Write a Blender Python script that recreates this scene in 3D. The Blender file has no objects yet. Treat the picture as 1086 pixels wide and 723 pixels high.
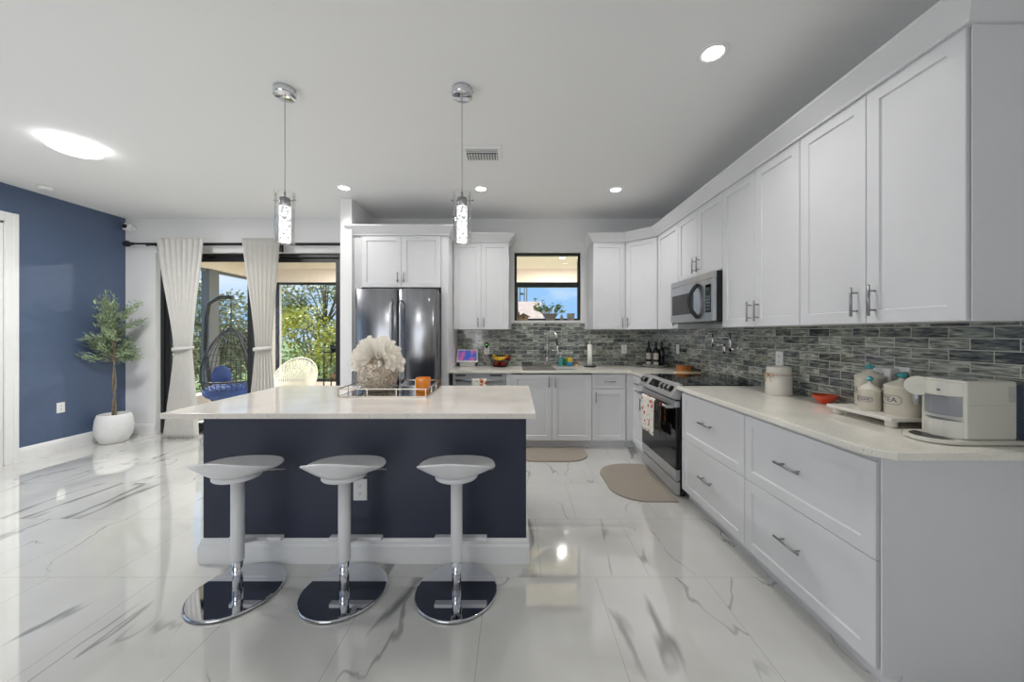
import bpy, bmesh, math, random
from mathutils import Vector, Matrix, noise as mnoise

random.seed(7)
S = bpy.context.scene
COL = S.collection
PI = math.pi

# ------------------------------------------------------------------ camera
H = 1.345
F_PX, W_PX, H_PX = 374.0, 1086.0, 723.0
cam_d = bpy.data.cameras.new('camera')
cam = bpy.data.objects.new('camera', cam_d)
COL.objects.link(cam)
cam.location = (0, 0, H)
cam.rotation_euler = (PI / 2, 0, 0)
cam_d.sensor_width = 36.0
cam_d.sensor_fit = 'HORIZONTAL'
cam_d.lens = F_PX / W_PX * 36.0
cam_d.shift_x = -(547 - 543) / W_PX
cam_d.shift_y = (353 - 361.5) / W_PX
cam_d.clip_start = 0.02
S.camera = cam

# ------------------------------------------------------------------ colour management
S.view_settings.view_transform = 'Standard'
S.view_settings.look = 'None'
S.view_settings.gamma = 1.0
S.view_settings.use_curve_mapping = False
S.view_settings.exposure = 0.06

# ------------------------------------------------------------------ sky
world = bpy.data.worlds.new('sky')
S.world = world
world.use_nodes = True
nt = world.node_tree
nt.nodes.clear()
wo = nt.nodes.new('ShaderNodeOutputWorld')
bg = nt.nodes.new('ShaderNodeBackground')
tc = nt.nodes.new('ShaderNodeTexCoord')
mp = nt.nodes.new('ShaderNodeMapping')
mp.inputs['Scale'].default_value = (1.0, 1.0, 2.4)
nz = nt.nodes.new('ShaderNodeTexNoise')
nz.inputs['Scale'].default_value = 3.2
nz.inputs['Detail'].default_value = 7
cr = nt.nodes.new('ShaderNodeValToRGB')
cr.color_ramp.elements[0].position = 0.50
cr.color_ramp.elements[0].color = (0.32, 0.57, 0.92, 1)
cr.color_ramp.elements[1].position = 0.68
cr.color_ramp.elements[1].color = (0.85, 0.90, 0.97, 1)
nt.links.new(tc.outputs['Generated'], mp.inputs['Vector'])
nt.links.new(mp.outputs['Vector'], nz.inputs['Vector'])
nt.links.new(nz.outputs['Fac'], cr.inputs['Fac'])
nt.links.new(cr.outputs['Color'], bg.inputs['Color'])
bg.inputs['Strength'].default_value = 1.1
nt.links.new(bg.outputs['Background'], wo.inputs['Surface'])


def lamp(kind, name, loc, energy, color=(1, 1, 1), rot=(0, 0, 0), size=None, size_y=None, shape=None, spread=None):
    d = bpy.data.lights.new(name, kind)
    d.energy = energy
    d.color = color
    if kind == 'AREA':
        d.shape = shape or 'RECTANGLE'
        d.size = size
        if size_y:
            d.size_y = size_y
        if spread:
            d.spread = spread
    elif kind == 'SUN':
        d.angle = size or 0.01
    else:
        d.shadow_soft_size = size or 0.05
    o = bpy.data.objects.new(name, d)
    COL.objects.link(o)
    o.location = loc
    o.rotation_euler = rot
    return o


sun = lamp('SUN', 'sun', (0, 0, 12), 9.0, (1.0, 0.96, 0.89), size=0.02)
sun.rotation_euler = Vector((0.70, -0.36, -0.62)).to_track_quat('-Z', 'Y').to_euler()

# added fill lamps, set just inside the two unseen windows
lamp('AREA', 'fill_lamp_left', (-5.15, 1.2, 1.35), 3, (1.0, 0.95, 0.88), rot=(0, -PI / 2, 0), size=1.9, size_y=2.2)
lamp('AREA', 'fill_lamp_rear', (-2.6, -3.45, 1.35), 48, (1.0, 0.955, 0.89), rot=(PI / 2, 0, 0), size=2.8, size_y=2.0)
L_REC = 5.3      # watts of one recessed downlight
L_FLUSH = 50.0
E_FLUSH = 7.0
E_REC = 14.0
E_PEND = 1.25

# ------------------------------------------------------------------ helpers
def srgb(r, g, b):
    def f(c):
        c /= 255.0
        return c / 12.92 if c <= 0.04045 else ((c + 0.055) / 1.055) ** 2.4
    return (f(r), f(g), f(b), 1.0)


def mat(name, col, rough=0.5, metal=0.0, spec=0.5, noise_amt=0.0, noise_scale=20.0, bump=0.0, bump_scale=60.0,
        stretch=(1, 1, 1), emit=None, emit_s=0.0, coat=0.0, trans=0.0, alpha=1.0):
    m = bpy.data.materials.new(name)
    m.use_nodes = True
    t = m.node_tree
    b = t.nodes['Principled BSDF']
    b.inputs['Base Color'].default_value = col
    b.inputs['Roughness'].default_value = rough
    b.inputs['Metallic'].default_value = metal
    b.inputs['Specular IOR Level'].default_value = spec
    b.inputs['Coat Weight'].default_value = coat
    b.inputs['Coat Roughness'].default_value = 0.04
    b.inputs['Transmission Weight'].default_value = trans
    b.inputs['Alpha'].default_value = alpha
    if emit:
        b.inputs['Emission Color'].default_value = emit
        b.inputs['Emission Strength'].default_value = emit_s
    if noise_amt or bump:
        c = t.nodes.new('ShaderNodeTexCoord')
        g = t.nodes.new('ShaderNodeMapping')
        g.inputs['Scale'].default_value = stretch
        t.links.new(c.outputs['Object'], g.inputs['Vector'])
    if noise_amt:
        n = t.nodes.new('ShaderNodeTexNoise')
        n.inputs['Scale'].default_value = noise_scale
        n.inputs['Detail'].default_value = 5
        t.links.new(g.outputs['Vector'], n.inputs['Vector'])
        r = t.nodes.new('ShaderNodeValToRGB')
        r.color_ramp.elements[0].position = 0.3
        r.color_ramp.elements[1].position = 0.7
        lo = tuple(max(0, x * (1 - noise_amt)) for x in col[:3]) + (1,)
        hi = tuple(min(1, x * (1 + noise_amt)) for x in col[:3]) + (1,)
        r.color_ramp.elements[0].color = lo
        r.color_ramp.elements[1].color = hi
        t.links.new(n.outputs['Fac'], r.inputs['Fac'])
        t.links.new(r.outputs['Color'], b.inputs['Base Color'])
    if bump:
        n2 = t.nodes.new('ShaderNodeTexNoise')
        n2.inputs['Scale'].default_value = bump_scale
        n2.inputs['Detail'].default_value = 3
        t.links.new(g.outputs['Vector'], n2.inputs['Vector'])
        bp = t.nodes.new('ShaderNodeBump')
        bp.inputs['Strength'].default_value = bump
        bp.inputs['Distance'].default_value = 0.004
        t.links.new(n2.outputs['Fac'], bp.inputs['Height'])
        t.links.new(bp.outputs['Normal'], b.inputs['Normal'])
    return m


def glass_mat(name, tint=(1, 1, 1, 1), gloss=0.06, rough=0.0):
    m = bpy.data.materials.new(name)
    m.use_nodes = True
    t = m.node_tree
    t.nodes.clear()
    o = t.nodes.new('ShaderNodeOutputMaterial')
    tr = t.nodes.new('ShaderNodeBsdfTransparent')
    tr.inputs['Color'].default_value = tint
    gl = t.nodes.new('ShaderNodeBsdfGlossy')
    gl.inputs['Roughness'].default_value = rough
    fr = t.nodes.new('ShaderNodeLayerWeight')
    fr.inputs['Blend'].default_value = 0.25
    mth = t.nodes.new('ShaderNodeMath')
    mth.operation = 'MULTIPLY_ADD'
    mth.inputs[1].default_value = 0.45
    mth.inputs[2].default_value = gloss * 0.5
    mx = t.nodes.new('ShaderNodeMixShader')
    t.links.new(fr.outputs['Fresnel'], mth.inputs[0])
    t.links.new(mth.outputs[0], mx.inputs['Fac'])
    t.links.new(tr.outputs[0], mx.inputs[1])
    t.links.new(gl.outputs[0], mx.inputs[2])
    t.links.new(mx.outputs[0], o.inputs['Surface'])
    return m


def V(*a):
    return Vector(a)


class MB:
    """collects geometry; build() links it as one mesh object"""

    def __init__(self):
        self.bm = bmesh.new()

    def face(self, pts):
        vs = [self.bm.verts.new(p) for p in pts]
        try:
            return self.bm.faces.new(vs)
        except ValueError:
            return None

    def box(self, x0, x1, y0, y1, z0, z1, bevel=0.0, seg=2):
        if x0 > x1: x0, x1 = x1, x0
        if y0 > y1: y0, y1 = y1, y0
        if z0 > z1: z0, z1 = z1, z0
        v = [self.bm.verts.new(p) for p in
             ((x0, y0, z0), (x1, y0, z0), (x1, y1, z0), (x0, y1, z0), (x0, y0, z1), (x1, y0, z1), (x1, y1, z1), (x0, y1, z1))]
        fs = [self.bm.faces.new([v[i] for i in q]) for q in
              ((3, 2, 1, 0), (4, 5, 6, 7), (0, 1, 5, 4), (1, 2, 6, 5), (2, 3, 7, 6), (3, 0, 4, 7))]
        if bevel:
            es = list({e for f in fs for e in f.edges})
            bmesh.ops.bevel(self.bm, geom=es, offset=bevel, segments=seg, affect='EDGES', profile=0.5)
        return self

    def prism(self, poly, z0, z1, bevel=0.0, seg=2, fn=None):
        """extrude a CCW xy polygon; fn maps (x,y,z)->point"""
        fn = fn or (lambda x, y, z: (x, y, z))
        b = [self.bm.verts.new(fn(x, y, z0)) for x, y in poly]
        t = [self.bm.verts.new(fn(x, y, z1)) for x, y in poly]
        n = len(poly)
        fs = [self.bm.faces.new(list(reversed(b))), self.bm.faces.new(t)]
        for i in range(n):
            j = (i + 1) % n
            fs.append(self.bm.faces.new([b[i], b[j], t[j], t[i]]))
        if bevel:
            es = list({e for f in fs[:2] for e in f.edges})
            bmesh.ops.bevel(self.bm, geom=es, offset=bevel, segments=seg, affect='EDGES', profile=0.5)
        return self

    def cyl(self, p0, p1, r0, r1=None, seg=16, cap=True):
        p0, p1 = Vector(p0), Vector(p1)
        r1 = r0 if r1 is None else r1
        d = (p1 - p0).normalized()
        a = d.orthogonal().normalized()
        b = d.cross(a)
        A, B = [], []
        for i in range(seg):
            t = 2 * PI * i / seg
            o = a * math.cos(t) + b * math.sin(t)
            A.append(self.bm.verts.new(p0 + o * r0))
            B.append(self.bm.verts.new(p1 + o * r1))
        for i in range(seg):
            j = (i + 1) % seg
            f = self.bm.faces.new([A[i], A[j], B[j], B[i]])
            f.smooth = True
        if cap:
            self.bm.faces.new(list(reversed(A)))
            self.bm.faces.new(B)
        return self

    def tube(self, pts, r, seg=8, closed=False, cap=True):
        pts = [Vector(p) for p in pts]
        n = len(pts)
        rs = r if isinstance(r, (list, tuple)) else [r] * n
        rings = []
        prev = None
        for i, p in enumerate(pts):
            if closed:
                d = (pts[(i + 1) % n] - pts[i - 1]).normalized()
            else:
                d = (pts[min(i + 1, n - 1)] - pts[max(i - 1, 0)]).normalized()
            if prev is None:
                a = d.orthogonal().normalized()
            else:
                a = prev - d * prev.dot(d)
                a = a.normalized() if a.length > 1e-6 else d.orthogonal().normalized()
            prev = a
            b = d.cross(a)
            rings.append([self.bm.verts.new(p + (a * math.cos(2 * PI * k / seg) + b * math.sin(2 * PI * k / seg)) * rs[i]) for k in range(seg)])
        m = n if closed else n - 1
        for i in range(m):
            A, B = rings[i], rings[(i + 1) % n]
            for k in range(seg):
                j = (k + 1) % seg
                f = self.bm.faces.new([A[k], A[j], B[j], B[k]])
                f.smooth = True
        if cap and not closed:
            self.bm.faces.new(list(reversed(rings[0])))
            self.bm.faces.new(rings[-1])
        return self

    def lathe(self, prof, c=(0, 0, 0), seg=32, sx=1.0, sy=1.0, smooth=True):
        """prof: list of (r,z) going outside-surface upward; r==0 closes"""
        rings = []
        for r, z in prof:
            if r < 1e-6:
                rings.append([self.bm.verts.new((c[0], c[1], c[2] + z))])
            else:
                rings.append([self.bm.verts.new((c[0] + r * sx * math.cos(2 * PI * k / seg), c[1] + r * sy * math.sin(2 * PI * k / seg), c[2] + z)) for k in range(seg)])
        for A, B in zip(rings[:-1], rings[1:]):
            for k in range(seg):
                j = (k + 1) % seg
                if len(A) == 1 and len(B) == 1:
                    continue
                if len(A) == 1:
                    f = self.bm.faces.new([A[0], B[j], B[k]])
                elif len(B) == 1:
                    f = self.bm.faces.new([A[k], A[j], B[0]])
                else:
                    f = self.bm.faces.new([A[k], A[j], B[j], B[k]])
                f.smooth = smooth
        return self

    def grid(self, fn, nu, nv, smooth=True):
        vs = [[self.bm.verts.new(fn(i / nu, j / nv)) for j in range(nv + 1)] for i in range(nu + 1)]
        for i in range(nu):
            for j in range(nv):
                f = self.bm.faces.new([vs[i][j], vs[i + 1][j], vs[i + 1][j + 1], vs[i][j + 1]])
                f.smooth = smooth
        return self

    def sphere(self, c, r, sx=1, sy=1, sz=1, seg=16, rings=10):
        prof = [(r * math.sin(PI * i / rings) if 0 < i < rings else 0.0, -r * sz * math.cos(PI * i / rings)) for i in range(rings + 1)]
        return self.lathe(prof, c, seg, sx, sy)

    def leaf(self, p, d, L, w, up=None, curl=0.0):
        d = Vector(d).normalized()
        s = d.cross(up or Vector((0, 0, 1)))
        s = s.normalized() if s.length > 1e-4 else Vector((1, 0, 0))
        n = s.cross(d)
        p = Vector(p)
        self.face([p, p + d * L * .45 + s * w + n * curl, p + d * L, p + d * L * .45 - s * w + n * curl])
        return self

    def xform(self, M):
        bmesh.ops.transform(self.bm, matrix=M, verts=self.bm.verts)
        return self

    def build(self, name, m=None, parent=None, smooth=False, auto=False, fix=False):
        me = bpy.data.meshes.new(name)
        if fix:
            bmesh.ops.recalc_face_normals(self.bm, faces=self.bm.faces)
        if smooth:
            for f in self.bm.faces:
                f.smooth = True
        if parent is not None:
            o_ = ORG.get(parent.name, Vector((0, 0, 0)))
            bmesh.ops.translate(self.bm, verts=self.bm.verts, vec=-o_)
        self.bm.to_mesh(me)
        self.bm.free()
        if m:
            me.materials.append(m)
        o = bpy.data.objects.new(name, me)
        COL.objects.link(o)
        if parent is not None:
            o.parent = parent
            ORG[o.name] = ORG.get(parent.name, Vector((0, 0, 0)))
        return o


ORG = {}


def tag(o, label=None, cat=None, group=None, kind=None):
    if label: o['label'] = label
    if cat: o['category'] = cat
    if group: o['group'] = group
    if kind: o['kind'] = kind
    return o


def thing(name, label, cat, loc=(0, 0, 0), group=None, kind=None):
    o = bpy.data.objects.new(name, None)
    o.empty_display_size = 0.05
    COL.objects.link(o)
    o.location = loc
    ORG[o.name] = Vector(loc)
    return tag(o, label, cat, group, kind)


def copy_tree(o, parent=None):
    c = o.copy()
    COL.objects.link(c)
    if parent is not None:
        c.parent = parent
    for ch in o.children:
        copy_tree(ch, c)
    return c


def structure(o, label=None, cat=None):
    return tag(o, label, cat, kind='structure')


def bevel_mod(o, w=0.003, seg=2, angle=35):
    b = o.modifiers.new('bevel', 'BEVEL')
    b.width = w
    b.segments = seg
    b.limit_method = 'ANGLE'
    b.angle_limit = math.radians(angle)
    return o


class Frame:
    """cabinet face frame: u to the right as seen from the front, v up, w outwards"""

    def __init__(self, o, u, w):
        self.o, self.u, self.w = Vector(o), Vector(u).normalized(), Vector(w).normalized()

    def __call__(self, u, v, w):
        return self.o + self.u * u + self.w * w + Vector((0, 0, v))

    def M(self):
        m = Matrix.Identity(4)
        m.col[0][:3] = self.u
        m.col[1][:3] = (0, 0, 1)
        m.col[2][:3] = self.w
        m.col[3][:3] = self.o
        return m


# ------------------------------------------------------------------ materials
M = {}
M['cab'] = mat('white_painted_wood', srgb(224, 224, 226), 0.38, noise_amt=0.012, noise_scale=6)
M['wall'] = mat('white_wall_paint', srgb(236, 236, 236), 0.65, bump=0.05, bump_scale=180)
M['ceil'] = mat('ceiling_paint', srgb(240, 240, 240), 0.8, bump=0.05, bump_scale=120)
M['trimw'] = mat('white_trim_paint', srgb(238, 238, 238), 0.35, noise_amt=0.01)
M['blue'] = mat('slate_blue_paint', srgb(84, 100, 128), 0.42, bump=0.08, bump_scale=160, noise_amt=0.02)
M['navy'] = mat('navy_paint', srgb(42, 48, 68), 0.45, bump=0.06, bump_scale=160, noise_amt=0.03)
M['nickel'] = mat('brushed_nickel', srgb(160, 160, 162), 0.28, metal=1.0, noise_amt=0.05, noise_scale=40)
M['chrome'] = mat('chrome', srgb(225, 226, 230), 0.06, metal=1.0, noise_amt=0.01)
M['mirror'] = mat('polished_base', srgb(205, 207, 212), 0.03, metal=1.0, noise_amt=0.01)
M['steel_l'] = mat('satin_steel', srgb(186, 187, 189), 0.38, metal=0.45, noise_amt=0.04, noise_scale=30, stretch=(1, 1, 0.02))
M['steel'] = mat('stainless_steel', srgb(188, 190, 194), 0.3, metal=1.0, noise_amt=0.06, noise_scale=30, stretch=(1, 1, 0.02))
M['steel_f'] = mat('refrigerator_steel', srgb(150, 151, 155), 0.24, metal=1.0, noise_amt=0.12, noise_scale=26, stretch=(1, 1, 0.01))
M['steel_d'] = mat('dark_stainless', srgb(120, 122, 127), 0.3, metal=1.0, noise_amt=0.05, noise_scale=30, stretch=(1, 1, 0.02))
M['black'] = mat('black_enamel', srgb(16, 16, 18), 0.3, noise_amt=0.1)
M['blackglass'] = mat('black_glass', srgb(10, 10, 12), 0.04, spec=0.6, noise_amt=0.05)
M['blackmetal'] = mat('black_metal', srgb(22, 22, 24), 0.4, noise_amt=0.1, noise_scale=8)
M['doorframe'] = mat('dark_bronze_aluminium', srgb(24, 25, 28), 0.4, noise_amt=0.1)
M['greyknob'] = mat('grey_plastic', srgb(120, 121, 124), 0.4, noise_amt=0.05)
M['white_pl'] = mat('white_plastic', srgb(236, 236, 234), 0.35, noise_amt=0.01)
M['stoolw'] = mat('white_satin_plastic', srgb(228, 228, 230), 0.32, noise_amt=0.01)
M['cream_pl'] = mat('cream_plastic', srgb(222, 219, 208), 0.32, noise_amt=0.01)
M['ceramic'] = mat('cream_enamel', srgb(222, 215, 200), 0.28, noise_amt=0.03)
M['canister'] = mat('white_glazed_stoneware', srgb(226, 221, 212), 0.4, noise_amt=0.02)
M['teal'] = mat('teal_glass', srgb(70, 168, 172), 0.12, noise_amt=0.2, noise_scale=60)
M['ink'] = mat('navy_ink', srgb(58, 66, 88), 0.5, noise_amt=0.05)
M['twine'] = mat('jute_twine', srgb(176, 128, 78), 0.9, noise_amt=0.3, noise_scale=120)
M['redbowl'] = mat('orange_red_glaze', srgb(214, 66, 24), 0.15, coat=0.5, noise_amt=0.15, noise_scale=20)
M['orange'] = mat('orange_glass', srgb(255, 146, 24), 0.2, noise_amt=0.12, noise_scale=35, coat=0.4)
M['wax'] = mat('orange_wax', srgb(250, 170, 70), 0.5, noise_amt=0.05)
M['petal'] = mat('cream_petal', srgb(240, 234, 222), 0.7, noise_amt=0.06, noise_scale=25)
M['stem'] = mat('pale_stem', srgb(214, 190, 140), 0.7, noise_amt=0.15)
M['wood'] = mat('honey_wood', srgb(176, 108, 48), 0.4, noise_amt=0.25, noise_scale=14, stretch=(1, 1, 8))
M['board'] = mat('pale_maple', srgb(214, 190, 150), 0.5, noise_amt=0.12, noise_scale=14, stretch=(8, 1, 1))
M['bottle'] = mat('dark_bottle_glass', srgb(14, 15, 16), 0.08, noise_amt=0.1)
M['bottleblue'] = mat('blue_black_bottle_glass', srgb(16, 20, 34), 0.08, noise_amt=0.1)
M['label'] = mat('paper_label', srgb(196, 190, 180), 0.7, noise_amt=0.1, noise_scale=80)
M['paper'] = mat('paper_roll', srgb(240, 238, 232), 0.85, bump=0.2)
M['traygrey'] = mat('grey_stone', srgb(190, 190, 186), 0.5, noise_amt=0.1)
M['mat'] = mat('taupe_floor_mat', srgb(160, 150, 138), 0.75, noise_amt=0.06, noise_scale=150, bump=0.25, bump_scale=300)
M['matside'] = M['mat']
M['trunk'] = mat('bark', srgb(122, 112, 96), 0.8, noise_amt=0.3, noise_scale=30, bump=0.5, bump_scale=50)
M['leaf'] = mat('olive_leaf', srgb(150, 168, 132), 0.45, noise_amt=0.5, noise_scale=9)
M['pot'] = mat('white_fibre_pot', srgb(232, 232, 232), 0.6, noise_amt=0.02, bump=0.08)
M['soil'] = mat('soil', srgb(64, 52, 42), 0.95, noise_amt=0.4, noise_scale=60, bump=0.6)
M['banana'] = mat('banana_skin', srgb(232, 188, 40), 0.5, noise_amt=0.15, noise_scale=18)
M['apple'] = mat('red_apple', srgb(170, 28, 24), 0.3, noise_amt=0.3, noise_scale=20)
M['greenp'] = mat('green_plastic', srgb(40, 132, 60), 0.3, noise_amt=0.05)
M['tealp'] = mat('teal_soap', srgb(84, 170, 170), 0.25, noise_amt=0.08)
M['bluep'] = mat('blue_plastic', srgb(56, 138, 172), 0.35, noise_amt=0.06)
M['sponge'] = mat('yellow_sponge', srgb(232, 196, 48), 0.9, bump=0.5, noise_amt=0.1)
M['brush'] = mat('brown_brush', srgb(150, 96, 70), 0.7, noise_amt=0.2)
M['matgrey'] = mat('grey_silicone', srgb(120, 116, 110), 0.6, noise_amt=0.08)
M['lamp'] = mat('lit_diffuser', srgb(255, 255, 255), 0.5, emit=(1, 0.985, 0.96, 1), emit_s=E_REC)
M['flush'] = mat('lit_flush_diffuser', srgb(255, 255, 255), 0.5, emit=(1, 0.99, 0.97, 1), emit_s=E_FLUSH)
M['glass'] = glass_mat('window_glass', (0.97, 0.985, 0.98, 1), 0.03)
M['pglass'] = glass_mat('pendant_glass', (1, 1, 1, 1), 0.04)
M['screenglass'] = glass_mat('smoky_jug_plastic', (0.86, 0.87, 0.91, 1), 0.10, 0.1)
M['grout'] = mat('light_grout', srgb(196, 194, 186), 0.8, noise_amt=0.05)


def nodes_of(m):
    return m.node_tree, m.node_tree.nodes, m.node_tree.links


def math_node(t, op, a=None, b=None, c=None):
    n = t.nodes.new('ShaderNodeMath')
    n.operation = op
    for i, v in enumerate((a, b, c)):
        if v is None:
            continue
        if isinstance(v, (int, float)):
            n.inputs[i].default_value = v
        else:
            t.links.new(v, n.inputs[i])
    return n.outputs[0]


def make_floor_mat():
    m = bpy.data.materials.new('polished_marble_tile')
    m.use_nodes = True
    t, N, L = nodes_of(m)
    b = N['Principled BSDF']
    c = N.new('ShaderNodeTexCoord')
    g = N.new('ShaderNodeMapping')
    g.inputs['Location'].default_value = (-0.44, -1.942 + 0.611 * 20, 0)
    L.new(c.outputs['Object'], g.inputs['Vector'])
    br = N.new('ShaderNodeTexBrick')
    br.offset = 0.5
    br.inputs['Scale'].default_value = 1.0
    br.inputs['Brick Width'].default_value = 0.6
    br.inputs['Row Height'].default_value = 0.611
    br.inputs['Mortar Size'].default_value = 0.0013
    br.inputs['Mortar Smooth'].default_value = 0.2
    br.inputs['Color1'].default_value = (0, 0, 0, 1)
    br.inputs['Color2'].default_value = (1, 1, 1, 1)
    br.inputs['Mortar'].default_value = (0.5, 0.5, 0.5, 1)
    L.new(g.outputs['Vector'], br.inputs['Vector'])
    sep = N.new('ShaderNodeSeparateColor')
    L.new(br.outputs['Color'], sep.inputs['Color'])
    rnd = sep.outputs[0]
    # veins: contour lines of stretched noise, shifted per tile
    def vein(sx, sy, scale, detail, dist, width, mask_scale, lo, hi, seed):
        mp_ = N.new('ShaderNodeMapping')
        mp_.inputs['Scale'].default_value = (sx, sy, 1)
        mp_.inputs['Rotation'].default_value = (0, 0, math.radians(-14))
        L.new(c.outputs['Object'], mp_.inputs['Vector'])
        n = N.new('ShaderNodeTexNoise')
        n.noise_dimensions = '4D'
        n.inputs['Scale'].default_value = scale
        n.inputs['Detail'].default_value = detail
        n.inputs['Roughness'].default_value = 0.48
        n.inputs['Distortion'].default_value = dist
        L.new(mp_.outputs['Vector'], n.inputs['Vector'])
        L.new(math_node(t, 'MULTIPLY_ADD', rnd, 7.0, seed), n.inputs['W'])
        d = math_node(t, 'ABSOLUTE', math_node(t, 'SUBTRACT', n.outputs['Fac'], 0.5))
        nm = N.new('ShaderNodeTexNoise')
        nm.noise_dimensions = '4D'
        nm.inputs['Scale'].default_value = mask_scale
        nm.inputs['Detail'].default_value = 2
        L.new(c.outputs['Object'], nm.inputs['Vector'])
        L.new(math_node(t, 'MULTIPLY_ADD', rnd, 5.0, seed + 3), nm.inputs['W'])
        mr = N.new('ShaderNodeMapRange')
        mr.interpolation_type = 'SMOOTHSTEP'
        mr.inputs['From Min'].default_value = lo
        mr.inputs['From Max'].default_value = hi
        L.new(nm.outputs['Fac'], mr.inputs['Value'])
        wv = math_node(t, 'MULTIPLY_ADD', mr.outputs[0], width, 0.0004)
        e = N.new('ShaderNodeMapRange')
        e.interpolation_type = 'SMOOTHSTEP'
        e.inputs['From Min'].default_value = 0.0
        L.new(wv, e.inputs['From Max'])
        e.inputs['To Min'].default_value = 1.0
        e.inputs['To Max'].default_value = 0.0
        L.new(d, e.inputs['Value'])
        return math_node(t, 'MULTIPLY', e.outputs[0], mr.outputs[0])
    v1 = vein(1.0, 0.30, 1.0, 5, 0.25, 0.016, 1.2, 0.48, 0.62, 1.7)
    v2 = vein(1.0, 0.45, 1.25, 5, 0.5, 0.005, 1.5, 0.42, 0.56, 9.2)
    # soft cloudy ground
    nb = N.new('ShaderNodeTexNoise')
    nb.inputs['Scale'].default_value = 2.0
    nb.inputs['Detail'].default_value = 5
    L.new(c.outputs['Object'], nb.inputs['Vector'])
    rb = N.new('ShaderNodeValToRGB')
    rb.color_ramp.elements[0].position = 0.3
    rb.color_ramp.elements[0].color = srgb(208, 207, 202)
    rb.color_ramp.elements[1].position = 0.7
    rb.color_ramp.elements[1].color = srgb(221, 220, 216)
    L.new(nb.outputs['Fac'], rb.inputs['Fac'])
    m1 = N.new('ShaderNodeMixRGB')
    m1.inputs['Color2'].default_value = srgb(128, 126, 124)
    L.new(math_node(t, 'MULTIPLY', v1, 0.9), m1.inputs['Fac'])
    L.new(rb.outputs['Color'], m1.inputs['Color1'])
    m2 = N.new('ShaderNodeMixRGB')
    m2.inputs['Color2'].default_value = srgb(158, 156, 153)
    L.new(math_node(t, 'MULTIPLY', v2, 0.85), m2.inputs['Fac'])
    L.new(m1.outputs['Color'], m2.inputs['Color1'])
    m3 = N.new('ShaderNodeMixRGB')
    m3.inputs['Color2'].default_value = srgb(165, 163, 160)
    L.new(br.outputs['Fac'], m3.inputs['Fac'])
    L.new(m2.outputs['Color'], m3.inputs['Color1'])
    L.new(m3.outputs['Color'], b.inputs['Base Color'])
    b.inputs['Roughness'].default_value = 0.05
    b.inputs['Specular IOR Level'].default_value = 0.6
    b.inputs['Coat Weight'].default_value = 1.0
    b.inputs['Coat IOR'].default_value = 1.7
    b.inputs['Coat Roughness'].default_value = 0.03
    # gentle waviness of the polish
    nw = N.new('ShaderNodeTexNoise')
    nw.inputs['Scale'].default_value = 9
    nw.inputs['Detail'].default_value = 1
    L.new(c.outputs['Object'], nw.inputs['Vector'])
    bp = N.new('ShaderNodeBump')
    bp.inputs['Strength'].default_value = 0.06
    bp.inputs['Distance'].default_value = 0.004
    L.new(nw.outputs['Fac'], bp.inputs['Height'])
    L.new(bp.outputs['Normal'], b.inputs['Normal'])
    return m


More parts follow.
